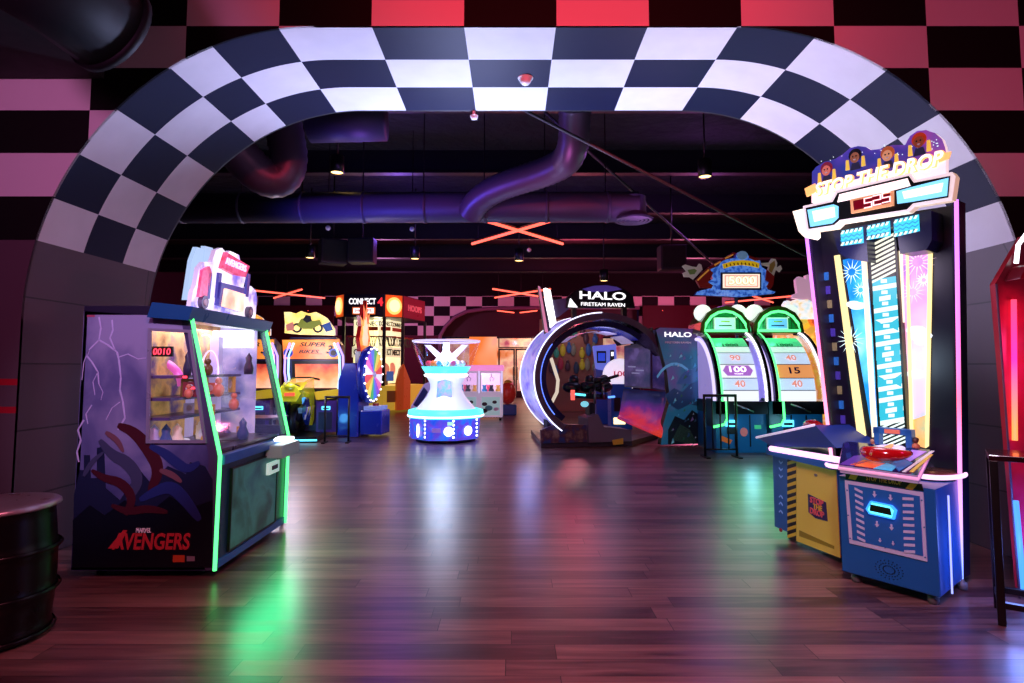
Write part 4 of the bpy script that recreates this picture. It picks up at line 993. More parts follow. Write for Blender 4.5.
for i in range(30):
    u, v = Y_([(random.uniform(820, 940), 0)])[0], 0
    px = random.uniform(818, 940); py = 166 - (px - 818) * .2 + random.uniform(-8, 6); q = Y_([(px, py)])[0]
    m.ellipse(q[0], q[1], .003, .003, By, .0, .003, WL, 6)
m.build('picture_board', t)
m = MB(); p1 = Y_([(812, 192)])[0]; p2 = Y_([(952, 156)])[0]; an = math.atan2(p2[1] - p1[1], p2[0] - p1[0]); ln = math.hypot(p2[0] - p1[0], p2[1] - p1[1])
mid = ((p1[0] + p2[0]) / 2, (p1[1] + p2[1]) / 2)
m.text('STOP THE DROP', By, mid[0], mid[1], ln * .93, .098, mat('gold_title_light', 'ffb050', .3, emit=1.1, ecol=(1, .5, .18)), .045, .25, .02, .006, rot=an)
m.text('STOP THE DROP', By, mid[0], mid[1], ln * .92, .09, WHT, .012, .25, .02, .012, rot=an)
m.plate(Y_([(806, 189), (816, 184), (818, 192), (808, 197)]), By, .006, .02, MC['gold_title_light']); m.plate(Y_([(940, 155), (952, 152), (950, 159), (940, 163)]), By, .006, .02, MC['gold_title_light'])
m.build('title_lettering', t)
# left hand station: yellow cabinet side with lettering and a striped blue end
fa = S.onZ(774.6, 534, 0); fb = S.onZ(841, 565, 0)
dA = Vector((fb[0] - fa[0], fb[1] - fa[1], 0)); La = dA.length; dA.normalize()
By2 = Ba((fa[0], fa[1], 0), dA, (0, 0, 1))
m = MB(); nb = -By2.N * .62
q = [fa, fb, (fb[0] + .12, fb[1] + .35), (-.1, 1.05), (fa[0] + nb.x, fa[1] + nb.y)]
m.plate(q, top(0), .06, .64, BLUE); m.build('side_cabinet', t, .006)
def Q(pts): return S.uvs(pts, By2)
YP = mat('yellow_laminate', 'f0d858', .35)
m = MB(); m.plate(Q([(797, 456), (836, 461), (841, 558), (797, 541)]), By2, 0, .006, YP); m.plate(Q([(800, 536), (800, 530), (835, 546), (835, 549)]), By2, .006, .007, mat('dark_yellow', 'a08a20', .4))
u, v = Q([(818, 507)])[0]
NVI = mat('indigo_letter_print', '2a1a60', .4); PKL = mat('pink_letter_print', 'e86070', .4)
m.plate([(u - .10, v + .075), (u + .10, v + .055), (u + .11, v - .075), (u - .02, v - .085), (u - .10, v - .06)], By2, .006, .009, NVI)
m.text('STOP', By2, u, v + .04, .15, .045, PKL, .03, .1, .004, .009); m.text('THE', By2, u + .01, v, .1, .036, YEL, .03, .1, .004, .009); m.text('DROP', By2, u, v - .04, .16, .045, PKL, .03, .1, .004, .009)
m.ellipse(*Q([(817, 475)])[0], .015, .01, By2, .006, .014, STEEL, 12); m.build('side_panel', t)
m = MB(); m.plate(Q([(788, 455), (797, 456), (797, 541), (788, 538)]), By2, 0, .006, INK)
for k in range(11):
    y = 459 + k * 7.3; m.plate(Q([(788.2, y + 3), (796.8, y), (796.8, y + 3.6), (788.2, y + 6.2)]), By2, .006, .008, YEL)
m.build('hazard_strip', t)
m = MB()
for y, s_ in ((462, 1), (469, 1), (476, 1), (497, -1), (504, -1), (512, -1)):
    u, v = Q([(781, y)])[0]; m.plate([(u + a * .024, v + b_ * .017 * s_) for a, b_ in ((-1, 0), (0, -1), (1, 0), (1, .6), (0, -.4), (-1, .6))], By2, 0, .004, mat('pale_blue_print', '80b0f0', .35, emit=.1))
m.ellipse(*Q([(781, 530)])[0], .02, .015, By2, 0, .004, RED, 12); m.build('arrow_print', t)
# its lit ledge and sloping deck
m = MB(); e1 = S.hit(771, 448.5, By2.O + By2.N * .06, By2.N); e2 = S.hit(845, 461, By2.O + By2.N * .06, By2.N)
m.tube([e1, e2], .022, N_WPINK, 8); m.build('ledge_neon', t)
m = MB(); z_ = e2.z; m.plate([(fa[0] - .02, fa[1] - .05), (fb[0] - .02, fb[1] - .04), (fb[0] + .15, fb[1] + .3), (fa[0] + .3, fa[1] + .5)], top(0), .645, .70, BLUE); m.build('ledge', t)
Bz = Ba(By2.O + By2.N * .03, By2.X, By2.Y)
m = MB(); wz = S.uvs([(757, 437.5), (815, 425), (836, 448), (771, 446)], Bz); m.plate(wz, Bz, -.42, 0, DBLUE); m.build('sloping_deck', t, .004)
m = MB(); q = S.uvs([(757, 437.5), (815, 425)], Bz); m.tube([Bz.p(q[0][0], q[0][1], .005), Bz.p(q[1][0], q[1][1], .005)], .01, mat('pale_rim', 'e8d8f8', .3, emit=.5), 6); m.build('deck_rim', t)
q = S.uvs([(790, 428)], Bz)[0]; m = MB(); m.tube([Bz.p(q[0] + .11 * math.cos(PI * k / 12), q[1] + .03 * math.sin(PI * k / 12), -.2) for k in range(13)], [.012 + .02 * math.sin(PI * k / 12) for k in range(13)], MC['glossy_red_handle'], 10); m.build('stop_handle', t)
for x, y in ((fa[0] + .12, fa[1] + .06), (fb[0] - .02, fb[1] + .14)):
    MB().lathe([(.026, 0), (.03, .02), (.03, .04), (.012, .05), (.012, .062)], MC['grey_caster'], 12, (x, y), caps=True).build('caster', t)
MB().box(-.6, -.2, .75, 1.0, 0, .07, BLK).build('plinth', t)
w = S.M @ Vector((-.3, .2, 2.1)); light('POINT', w, (.9, .75, 1), 14, .25)
w = S.M @ Vector((c1 + .25, .3, .3)); light('POINT', w, (.2, .3, 1), 9, .12)
w = S.M @ Vector((-.25, .1, 1.4)); light('POINT', w, (.6, .8, 1), 5, .15)

# ---------------------------------------------------------------- right edge: tall red machine and black side table
R = Fr(3.55, 3.72, 0)
t = thing('racing_cabinet', 'magenta and red glowing machine side cut off by the right edge, behind the black table', 'arcade machine', R)
Br = front(-.12)
q = R.uvs([(995, 284), (1023, 236), (1060, 232), (1090, 700), (1021, 596)], Br); q = [(u, max(v, .06)) for u, v in q]
RA = art('red_magenta_glow_print', ['180410', '601020', 'b81838', 'd02870', '401880'], 2.5, .25, 2, -.25, .6, detail=4, off=.25)  # magenta run and emission put the panel's glow into its colour
m = MB(); m.plate(q, Br, -.04, 0, RA, mat('red_edge', 'b02030', .4)); m.build('side_panel', t)
n_ = len(q); m = MB(); m.add([Br.p(u, v, -.04) for u, v in q] + [Br.p(u + .38, v, -.36) for u, v in q], [tuple(range(n_)), tuple(range(2 * n_ - 1, n_ - 1, -1))] + [(i, i + n_, (i + 1) % n_ + n_, (i + 1) % n_) for i in range(n_)], mat('dark_maroon_body', '2a0a14', .4)); m.build('cabinet_body', t)
m = MB(); p = R.uvs([(996, 284), (1019, 598)], Br); m.tube([Br.p(p[0][0], p[0][1], .004), Br.p(p[1][0], p[1][1], .004)], .006, mat('grey_edge', '60506a', .4), 6); m.build('edge_trim', t)
m = MB(); p = R.uvs([(1011, 300), (1012, 440)], Br); m.tube([Br.p(p[0][0], p[0][1], .02), Br.p(p[1][0], p[1][1], .02)], .014, grad_neon('magenta_tube', (1, .2, .05), (1, .02, .25), (1, .04, .08), 1.0, 1.8, 2.6), 8); p2 = R.uvs([(1013, 500), (1021, 590)], Br); m.tube([Br.p(p2[0][0], p2[0][1], .02), Br.p(p2[1][0], p2[1][1], .02)], .014, em('blue_tube', (.05, .25, 1), 2.), 8); m.build('light_tube', t)
m = MB(); p = R.uvs([(1012, 264), (1014, 246), (1024, 232), (1040, 230)], Br); m.tube([Br.p(a, b_, .03) for a, b_ in p], .012, N_WHITE, 8); m.build('neon_tube', t)
m = MB(); q = R.uvs([(1003, 282), (1010, 268), (1040, 258), (1040, 276)], Br); m.plate(q, Br, .0, .12, mat('dark_red_hood', '701020', .3)); m.build('hood', t, .01)
u = R.uvs([(1015, 484)], Br)[0]; m = MB(); m.text('R', Br, u[0], u[1], .08, .1, WPR, .02, .1, .004, 0); m.build('letter_print', t) if False else None
light('POINT', (R.o.x - .35, 3.2, 1.5), (1, .05, .3), 8, .1); light('POINT', (3.0, 3.3, .35), (.15, .25, 1), 5, .1)
Tb = Fr(2.58, 3.26, -.62)
t = thing('side_table', 'black metal framed table with a reddish top at the right edge', 'table', Tb)
zt = .885; m = MB(); xl = -.02
m.box(xl, xl + .95, -.02, .30, zt - .03, zt, mat('dark_red_tabletop', '2a0a12', .25, coat=.4)); m.build('tabletop', t, .003)
for x, y in ((xl + .02, 0), (xl + .93, 0), (xl + .02, .28), (xl + .93, .28)):
    MB().box(x - .018, x + .018, y - .018, y + .018, 0, zt - .03, BLACK).build('leg', t, .002)
for y in (0, .28): MB().box(xl + .03, xl + .92, y - .015, y + .015, .09, .12, BLACK).build('stretcher', t)
for x in (xl + .02, xl + .93): MB().box(x - .014, x + .014, .02, .26, .09, .12, BLACK).build('stretcher', t)
# ================================================================== machines across the hall
# ---------------------------------------------------------------- motorbike racing cabinets
def bike_game(dx, lab, tone):
    fr = Fr(-3.95 + dx, 12.1, .12)
    t = thing('motorbike_racing_game', lab, 'arcade machine', fr, 'racing games side by side')
    g = Fr(-3.95, 12.1, .12)                       # measured on the unit that stands free
    yc = .0
    def p(pts, y=yc): return [g.onY(a, b_, y) for a, b_ in pts]
    PC = mat('midnight_cabinet', '1a1850', .35); B0 = front(yc)
    SKO = art('sunset_track_print', ['8a2040', 'e06030', 'ffb040', 'ffe070'], 1.6, .9, 2, .3, .6, detail=3, off=-.55)
    m = MB(); m.plate(p([(285, 432), (285, 345), (290, 337), (335, 337), (341, 345), (341, 432)]), B0, -.45, -.05, PC); m.build('cabinet', t, .01)
    m = MB(); q = p([(283, 340), (340, 339.5), (339, 359), (284, 359)]); m.plate(q, B0, -.05, .05, SKO, PC)
    u, v = p([(313, 344.5)])[0]; m.text('SUPER', B0, u, v, .50, .085, INK, .02, .3, .01, .05); u, v = p([(311, 352)])[0]; m.text('BIKES_', B0, u, v, .46, .085, INK, .02, .3, .01, .05)
    u, v = p([(330, 349.5)])[0]; m.text('3', B0, u, v, .13, .17, INK, .03, .3, .01, .05)
    m.build('title_header', t)
    for px in (289, 334):
        u, v = p([(px, 353)])[0]; MB().ellipse(u, v, .09, .09, B0, .05, .08, mat('blue_speaker', '3a50c0', .3, emit=.3), 18).ellipse(u, v, .055, .055, B0, .08, .085, INK, 16).build('speaker', t)
    SCR = art('race_screen_print', ['40102a', 'c04030', 'ff9a60', 'ffc8a8', 'f0e0f0'], 3.2, .9, 2, -.9, .35, detail=4, off=1.05)
    m = MB(); m.plate(p([(292, 361), (340, 361), (340, 390), (292, 390)]), B0, -.05, .0, INK); m.plate(p([(295, 364), (338.5, 364), (338, 388), (296, 388)]), B0, .0, .01, SCR); m.build('screen', t)
    u, v = p([(318, 361.5)])[0]
    for s_, xs in ((-1, 285), (1, 341.5)):
        q = p([(xs + (6 if s_ < 0 else -3.5), 343), (xs + (1 if s_ < 0 else 2), 356), (xs + (.5 if s_ < 0 else 2.4), 372), (xs + (3 if s_ < 0 else 1), 390)])
        for k, mm in enumerate((em('violet_neon', (.45, .3, 1.), 2.), N_PURPLE if tone else em('ice_neon', (.4, .7, 1.), 2.))):
            MB().tube([(a + .07 * k * -s_, -.07, b_) for a, b_ in q], .022, mm, 8).build('neon_arc', t)
    BKP = art('bike_marquee_print', ['fff4c0', 'ffe8a0', 'f0d060', 'fff8e0'], 3, 1.1, None, .4) if not tone else art('orange_marquee_print', ['ffb040', 'ff9030', 'ffd060', 'e06020'], 3, .9, None, .4)
    m = MB(); Bm = front(.1); q = [(284.5, 333), (285, 324), (284, 312), (290, 312), (296, 313.5), (301, 311), (309, 313.5), (316, 312), (322, 315), (327, 318), (335, 329), (335, 335.5), (300, 334.5)]
    def z(pts): return [g.onY(a, b_, .1) for a, b_ in pts]
    m.plate(z(q), Bm, -.06, 0, BKP, mat('white_edge', 'f0f0f0', .3, emit=.6))
    dk = mat('bike_ink_print', '28303c', .35); gr = mat('bike_green_print', '90a040', .35, emit=.3)
    for cx_, cy_ in ((297, 328), (318, 328)): 
        u, v = z([(cx_, cy_)])[0]; m.ellipse(u, v, .10, .10, Bm, 0, .012, dk, 18); m.ellipse(u, v, .06, .06, Bm, .012, .016, BKP, 16)
    m.plate(z([(297, 326), (301, 319), (308, 317), (313, 321), (320, 320), (322, 324), (312, 329), (303, 329)]), Bm, .004, .02, gr); m.plate(z([(303, 320), (306, 315), (311, 316), (312, 321), (307, 323)]), Bm, .02, .026, dk)
    m.plate(z([(322, 325), (330, 322), (333, 330), (326, 332)]), Bm, .0, .015, mat('bike_blue_print', '3060b0', .35, emit=.3)); m.plate(z([(286, 325), (293, 322), (295, 330), (287, 331)]), Bm, .0, .015, mat('bike_pink_print', 'e09080', .35, emit=.3))
    m.build('marquee', t)
    # console shelf, coin pedestal
    m = MB(); m.plate([(-.85, -.25), (-.05, -.3), (-.05, .05), (-.85, .05)], top(0), .95, 1.02, YEL) if False else None
    q = p([(314, 392), (339, 389), (339, 398), (316, 400)], -.3); m.plate(q, front(-.3), -.3, 0, mat('yellow_console', 'e8cc30', .35, emit=.15)); m.build('console', t, .01)  # console yellow brightened by a little emission of its own
    q = p([(316, 401), (337, 400), (336, 432), (316, 432)], -.25); q = [(a, max(b_, .04)) for a, b_ in q]
    m = MB(); m.plate(q, front(-.25), -.25, 0, mat('plum_pedestal', '402080', .35)); u, v = g.onY(326, 408, -.25); m.rect(u - .08, v - .035, u + .08, v + .035, front(-.25), 0, .01, N_CYAN); m.rect(u - .06, v - .02, u + .06, v + .005, front(-.25), .01, .014, INK)
    m.rect(u - .14, v - .42, u + .12, v - .08, front(-.25), 0, .006, mat('navy_door', '101840', .4)); m.build('coin_pedestal', t)
    # motorcycle ride: wheels, fairing, seat, bars
    bx_ = g.onZ(300, 437, 0)[0]; by_ = -1.0
    TY = mat('black_tyre', '0a0a0c', .5)
    FA = mat('lime_fairing', 'd8e030', .2, coat=.6, emit=.12) if not tone else mat('dark_green_fairing', '0c3018', .12, coat=1.); FB = mat('blue_fairing', '2848b0', .2, coat=.6)  # lime fairing given slight emission so it reads in the dim corner
    m = MB()
    for yy_, r in ((by_ + .30, .27), (by_ + .95, .27)):
        m.lathe([(r - .08, -.05), (r, -.04), (r + .01, 0), (r, .04), (r - .08, .05)], TY, 24, M=Matrix.Translation((bx_, yy_, r + .12)) @ Matrix.Rotation(PI / 2, 4, 'Y'))
        m.lathe([(.02, .03), (r - .08, .045), (r - .08, -.045), (.02, -.03)], STEEL, 16, M=Matrix.Translation((bx_, yy_, r + .12)) @ Matrix.Rotation(PI / 2, 4, 'Y'))
    m.build('wheel', t)
    def loft(sec, mm):          # sections (y, z, halfwidth, halfheight)
        V = []; n = 10
        for (y, z_, w, h) in sec:
            for k in range(n): a = 2 * PI * k / n; V.append((bx_ + 1.25 * w * math.cos(a), y, z_ + 1.1 * h * math.sin(a)))
        F = [(i * n + k, i * n + (k + 1) % n, (i + 1) * n + (k + 1) % n, (i + 1) * n + k) for i in range(len(sec) - 1) for k in range(n)]
        F += [tuple(range(n))[::-1], tuple(range((len(sec) - 1) * n, len(sec) * n))]
        return V, F
    m = MB(); V, F = loft([(by_ - .12, 1.02, .07, .05), (by_ + .05, .95, .13, .09), (by_ + .3, .85, .16, .12), (by_ + .5, .78, .14, .14), (by_ + .75, .9, .17, .16), (by_ + 1.0, .92, .16, .15), (by_ + 1.2, .8, .08, .1)], FA); m.add(V, F, FA, True); m.build('tank_and_tail', t)
    m = MB(); V, F = loft([(by_ + .3, .5, .09, .12), (by_ + .5, .5, .11, .2), (by_ + .8, .55, .12, .24), (by_ + 1.1, .6, .08, .16)], BLK); m.add(V, F, mat('dark_engine_block', '26283a', .35, .4), True)
    for s_ in (-1, 1):
        Bs_ = right(bx_ + .17) if s_ > 0 else left(bx_ - .17)
        for pts_, mm in (([(-.1, .95), (.35, 1.08), (.95, 1.15), (1.2, .95), (.9, .8), (.4, .85)], FA), ([(.5, .82), (1.15, .92), (1.25, .45), (.9, .22), (.7, .5)], FA), ([(.25, .8), (.6, .78), (.75, .45), (.6, .25), (.35, .4)], FB), ([(-.05, .62), (.3, .66), (.3, .54), (0, .52)], STEEL)):
            pq = [((by_ + a) * (1 if s_ > 0 else -1), b_) for a, b_ in pts_]; m.plate(pq, Bs_, -.03, .04, mm)
    q_ = [(bx_ - .2, .88), (bx_ - .1, 1.02), (bx_ + .1, 1.02), (bx_ + .2, .88), (bx_ + .12, .74), (bx_ - .12, .74)]; m.plate(q_, front(by_ - .1), -.1, 0, FA); m.rect(bx_ - .09, .84, bx_ + .09, .9, front(by_ - .1), 0, .02, em('red_tail_light', (1, .1, .05), 1.2))
    for k in range(6):
        a = .5 * k; m.tube([(bx_ + .19, by_ + .3 + .12 * k, .38 + .05 * (k % 2)), (bx_ + .21, by_ + .42 + .12 * k, .6)], .018, FA if k % 2 else WHITE, 6); m.tube([(bx_ - .19, by_ + .3 + .12 * k, .38), (bx_ - .21, by_ + .42 + .12 * k, .6)], .018, WHITE if k % 2 else FA, 6)
    m.build('side_fairing', t)
    m = MB(); V, F = loft([(by_ - .02, 1.03, .09, .03), (by_ + .2, .98, .14, .035), (by_ + .5, .92, .12, .03)], BLK); m.add(V, F, BLK, True); m.build('seat', t)
    MB().tube([(bx_ - .32, by_ + .95, 1.12), (bx_ - .12, by_ + 1.0, 1.16), (bx_ + .12, by_ + 1.0, 1.16), (bx_ + .32, by_ + .95, 1.12)], .02, BLK, 8).build('handlebar', t)
    if tone: MB().sphere((bx_ + .12, by_ - .1, .72), .24, mat('glossy_dark_green', '06301c', .08, coat=1.), (1, 1.2, .95), 20, 12).build('rear_cowl', t)
    m = MB(); m.box(bx_ - .3, bx_ + .5, by_ - .15, by_ + 1.35, .0, .10, BLK); m.box(bx_ - .31, bx_ + .51, by_ - .17, by_ - .15, .03, .06, N_CYAN); m.build('ride_base', t, .0)
bike_game(0, 'lime and blue motorbike racing game, the fully visible one with the pale marquee', 0)
bike_game(-1.32, 'motorbike racing game with an orange marquee, half hidden behind the coin pusher', 1)
light('POINT', (-3.9, 10.7, 1.7), (.9, .8, 1), 55, .2); light('POINT', (-4.0, 10.5, .25), (.1, .5, 1), 8, .1)  # white point added ahead of the bikes to brighten them

# ---------------------------------------------------------------- blue spinning wheel game
f = Fr(-2.97, 12.1, 1.46)                      # faces the aisle to the right
t = thing('spin_wheel_game', 'blue spinning prize wheel machine seen edge-on with a flame-shaped topper', 'arcade machine', f)
BP = mat('royal_blue_gloss', '1830b0', .25, coat=.5)
m = MB(); m.plate([(0.0, 0), (.42, 0), (.42, 1.1), (.30, 1.45), (.06, 1.45), (0, 1.0)], right(-.3), 0, .6, BP); m.build('cabinet', t, .02)
m = MB(); m.box(-.26, .26, -.46, -.02, .05, .52, BP); m.build('console', t, .02)
m = MB(); m.box(-.22, .22, -.42, -.08, .52, .60, mat('pale_console_top', '90a8e8', .25, emit=.2)); m.ellipse(0, -.25, .06, .06, top(.60), 0, .05, RED); m.build('play_button', t, .004)
W = Matrix.Translation((0, -.12, 1.22)) @ Matrix.Rotation(PI / 2, 4, 'X')
MB().lathe([(.0, -.10), (.5, -.10), (.56, -.06), (.58, 0), (.56, .06), (.5, .07)], BP, 40, M=W).build('wheel_housing', t)
wc = ['e04040', 'f0a030', 'f0e060', '40b060', '4080e0', '9050d0', 'f070b0', 'f0f0f8']
m = MB()
for k in range(16):
    a0, a1 = 2 * PI * k / 16, 2 * PI * (k + 1) / 16
    mm = mat('wheel_wedge_' + wc[k % 8], wc[k % 8], .3, emit=.7)
    m.add([(0, 0, .08), (.5 * math.cos(a0), .5 * math.sin(a0), .08), (.5 * math.cos((a0 + a1) / 2), .5 * math.sin((a0 + a1) / 2), .08), (.5 * math.cos(a1), .5 * math.sin(a1), .08)], [(0, 1, 2, 3)], mm, False, W)
m.sphere((0, 0, .08), .07, WHITE, (1, 1, .6), M=W); m.build('wheel_face', t)
m = MB()
for k in range(20): a = 2 * PI * k / 20; m.sphere((.53 * math.cos(a), .53 * math.sin(a), .08), .022, N_WHITE, seg=6, rings=4, M=W)
m.build('rim_bulbs', t)
m = MB(); fl = [(-.2, 0), (-.3, .25), (-.2, .5), (-.26, .7), (-.12, .6), (-.1, .95), (0, .78), (.08, 1.05), (.14, .72), (.25, .8), (.2, .5), (.3, .3), (.2, 0)]
m.plate([(a, b_) for a, b_ in fl], front(.0, 0, 1.68), -.08, 0, art('flame_print', ['ff2010', 'ff5a18', 'ffb040', 'ff3010'], 5, .9), RED); m.plate([(a * .5, b_ * .55 + .12) for a, b_ in fl], front(.0, 0, 1.68), 0, .02, mat('pale_flame_print', 'ffd0a8', .3, emit=1.)); m.build('flame_topper', t)
MB().box(-.1, .1, .02, .16, 1.42, 1.7, mat('navy_neck', '101850', .3)).build('neck', t)
light('POINT', (-2.2, 11.6, 1.3), (.15, .25, 1), 8, .15)
# barrier frames
def barrier(fr, w, h, lab, n=1):
    t = thing('barrier_stand', lab, 'barrier', fr)
    for x in (-w / 2, w / 2): MB().tube([(x, 0, 0), (x, 0, h)], .02, BLACK, 8).build('post', t)
    m = MB(); m.tube([(-w / 2, 0, h - .02), (w / 2, 0, h - .02)], .022, BLACK, 8); m.build('top_rail', t)
    for k in range(n): x = -w / 2 + w * (k + 1) / (n + 1); MB().tube([(x, 0, .12), (x, 0, h)], .012, BLACK, 6).build('bar', t)
    MB().tube([(-w / 2, 0, .12), (w / 2, 0, .12)], .014, BLACK, 6).build('bottom_rail', t)
    for x in (-w / 2, w / 2): MB().box(x - .03, x + .03, -.16, .16, 0, .02, BLACK).build('foot', t)
p = atZ(352, 436, 0); barrier(Fr(p.x, 11.0, .1), .42, .84, 'thin black guard rail between the racing game and the blue wheel game', 1)
p = atZ(704, 450, 0); barrier(Fr(p.x, 9.2, 0), .48, .95, 'black guard rail standing between the blue art panel and the green wheel game', 3)
p = atZ(282, 515, 0); f = Fr(-2.17, 5.45, 0)
t = thing('stool_table', 'slim black metal stand just behind the coin pusher', 'stand', f)
for x, y in ((0, 0), (-.3, 0), (-.0, .34), (-.3, .34)): MB().box(x - .014, x + .014, y - .014, y + .014, 0, .88, BLACK).build('leg', t)
MB().box(-.32, .02, -.02, .36, .88, .9, mat('dark_stand_top', '1c2430', .3)).build('tabletop', t, .003)
MB().box(-.3, 0, -.01, .01, .35, .37, BLACK).build('stretcher', t)

# ---------------------------------------------------------------- hoops game
f = Fr(-3.93, 18.4, 0)
t = thing('basketball_hoops_game', 'huge yellow and orange hoops game with CONNECT lettering and round orange lamps', 'arcade machine', f)
D0 = 18.4
def cp(px, py, d): p = f.onY(px, py, d); return p
xA = cp(335, 300, .3)[0]; xB = cp(344, 300, .0)[0]; xC = cp(384.5, 300, 0)[0]; xD = cp(403, 300, .35)[0]; xE = cp(425, 300, 2.0)[0]
zt0 = cp(384, 294, 0)[1]; zt1 = cp(384, 317, 0)[1]; zlo = cp(384, 389, 0)[1]
fp = [(xA, .45), (xB, 0), (xC, 0), (xD, .35), (xE, 2.0), (xE - .4, 2.6), (xA - .2, 2.6)]
ORP = mat('burnt_orange_panel', 'a83c14', .35, emit=.25); YLP = mat('cream_yellow_cabinet', 'f0c840', .35, emit=.35)  # base cabinet yellow brightened by added emission, it is not backlit
m = MB(); m.plate(fp, top(0), zt1, zt0, ORP, mat('dark_navy_band', '1a1434', .35)); m.build('crown_band', t)
def seg(a, b_, z0): return Ba((a[0], a[1], z0), (b_[0] - a[0], b_[1] - a[1], 0), (0, 0, 1)), math.hypot(b_[0] - a[0], b_[1] - a[1])
segs = [seg(fp[i], fp[i + 1], 0) for i in range(4)]
hB = zt0 - zt1
m = MB(); Bq, l = segs[1]; m.rect(.02, zt1 + .02, l - .02, zt0 - .02, Bq, 0, .02, mat('navy_sign', '141030', .3)); m.text('CONNECT', Bq, l * .46, zt1 + hB * .68, l * .66, .19, WHT, .02, 0, .02, .02); m.text('4', Bq, l * .90, zt1 + hB * .66, .17, .26, mat('red_figure_light', 'f03040', .3, emit=1.), .03, 0, .02, .02)
m.rect(l * .22, zt1 + .08, l * .78, zt1 + .30, Bq, .02, .05, mat('orange_sign_frame', 'e06a28', .3, emit=.7)); m.rect(l * .25, zt1 + .11, l * .75, zt1 + .27, Bq, .05, .06, WHT); m.text('HOOPS', Bq, l * .5, zt1 + .19, l * .4, .10, mat('orange_letter', 'd04a10', .3, emit=.5), .02, 0, .01, .06); m.build('title_sign', t)
OG = em('orange_globe_light', (1, .32, .08), 2.6); OG2 = em('pale_orange_light', (1, .62, .3), 2.2)
for k in (0, 2):
    Bq, l = segs[k]; m = MB(); m.rect(.03, zt1 + .02, l - .03, zt0 - .02, Bq, 0, .02, mat('orange_lit_panel', 'e85a1c', .3, emit=.6)); m.ellipse(l / 2, (zt0 + zt1) / 2, min(l * .4, .27), .27, Bq, .02, .06, OG, 24); m.ellipse(l / 2, (zt0 + zt1) / 2, min(l * .28, .19), .19, Bq, .06, .08, OG2, 24); m.build('round_lamp', t)
m = MB(); Bq, l = segs[3]; m.rect(.03, zt1 + .02, l - .05, zt0 - .02, Bq, 0, .02, mat('dark_red_side_sign', '901830', .3, emit=.4)); m.text('HOOPS', Bq, l * .5, (zt0 + zt1) / 2, l * .6, .2, mat('rose_letter', 'f06070', .3, emit=.5), .02, 0, .02, .02); m.build('side_sign', t)
m = MB(); m.plate([(a, b_ ) for a, b_ in fp], top(0), .05, .8, YLP); m.build('base_cabinet', t)
for k in range(1, 5):
    m = MB(); x, y = fp[k]; m.box(x - .045, x + .045, y - .02, y + .07, .8, zt1, BLACK); m.build('post', t)
m = MB(); zc = cp(400, 372, .3)[1]
for (x, y, l) in ((xC - .1, .02, .0), (xD - .02, .38, 0)):
    pass
Bq, l = segs[2]; m.plate([(l - .22, .05), (l, .05), (l, zc + .25), (l - .12, zc + .1), (l - .22, .9)], Bq, 0, .12, mat('orange_divider', 'd05820', .3, emit=.25)); Bq, l = segs[3]; m.plate([(0, .05), (.5, .05), (.5, zc - .3), (0, zc + .25)], Bq, 0, .06, MC['orange_divider']); m.build('divider_panel', t)
YBD = art('yellow_board_print', ['c8b860', 'f0e8a8', 'fff8d0'], 1.2, 1.0, 2, .1, .6)
m = MB()
for k, dd in ((1, 1.1), (2, .9), (3, .8)):
    a, b_ = fp[k], fp[k + 1]; Bq, l = seg(a, b_, 0); m.rect(.03, .85, l - .03, zt1, Bq, -dd - .05, -dd, YBD)
m.build('backboard', t)
m = MB(); Bq, l = segs[1]; Bc2, lc = segs[2]
def sgn(Bq, l, d, z, w): m.rect(l / 2 - w * .55, z - .17, l / 2 + w * .55, z + .17, Bq, -d, -d + .02, mat('cream_board', 'f8ecc0', .3, emit=.7)); m.text('CONNECT', Bq, l / 2, z, w, .2, INK, .03, 0, .02, -d + .02)
z1 = cp(380, 352, .8)[1]; z2 = cp(390, 324, .8)[1]
for Bq, l, w in ((segs[1][0], segs[1][1], 1.0), (segs[2][0], segs[2][1], .55), (segs[3][0], segs[3][1], 1.1)):
    sgn(Bq, l, .78, z1, w); m.text('CONNECT', Bq, l / 2, z2, w * .8, .14, INK, .02, 0, .01, -.6); m.rect(l / 2 - w * .3, z2 - .22, l / 2 + w * .3, z2 - .1, Bq, -.62, -.6, ORA)
    m.ellipse(l / 2, z1 - .55, .22, .22, Bq, -.78, -.76, mat('peach_ring_print', 'f0a080', .3, emit=.4), 16)
m.build('board_lettering', t)
zr = cp(385, 343, .6)[1]
for Bq, l, n in ((segs[1][0], segs[1][1], 4), (segs[2][0], segs[2][1], 2), (segs[3][0], segs[3][1], 4)):
    for k in range(n):
        u = l * (k + .5) / n; c = Bq.p(u, zr + .2, -.5); m = MB()
        m.tube([(c.x + .15 * math.cos(2 * PI * i / 16), c.y + .15 * math.sin(2 * PI * i / 16), c.z) for i in range(16)], .018, mat('hoop_red', 'c02818', .4), 6, True)
        for i in range(8): a = 2 * PI * i / 8; m.tube([(c.x + .15 * math.cos(a), c.y + .15 * math.sin(a), c.z), (c.x + .07 * math.cos(a + .5), c.y + .07 * math.sin(a + .5), c.z - .3)], .007, mat('net_cord', '3a3630', .6), 4)
        m.build('hoop', t)
m = MB(); Bq, l = segs[1]
for k in range(2):
    u = l * (.25 + .5 * k); m.rect(u - .35, .82, u + .35, 1.15, Bq, -.5, .02, mat('black_counter', '18141a', .4)); m.rect(u - .2, .95, u + .2, 1.05, Bq, .02, .03, N_WARM); m.rect(u - .12, .3, u + .12, .62, Bq, 0, .02, mat('ochre_door', 'b89030', .4)); m.ellipse(u, .46, .04, .04, Bq, .02, .03, INK, 10)
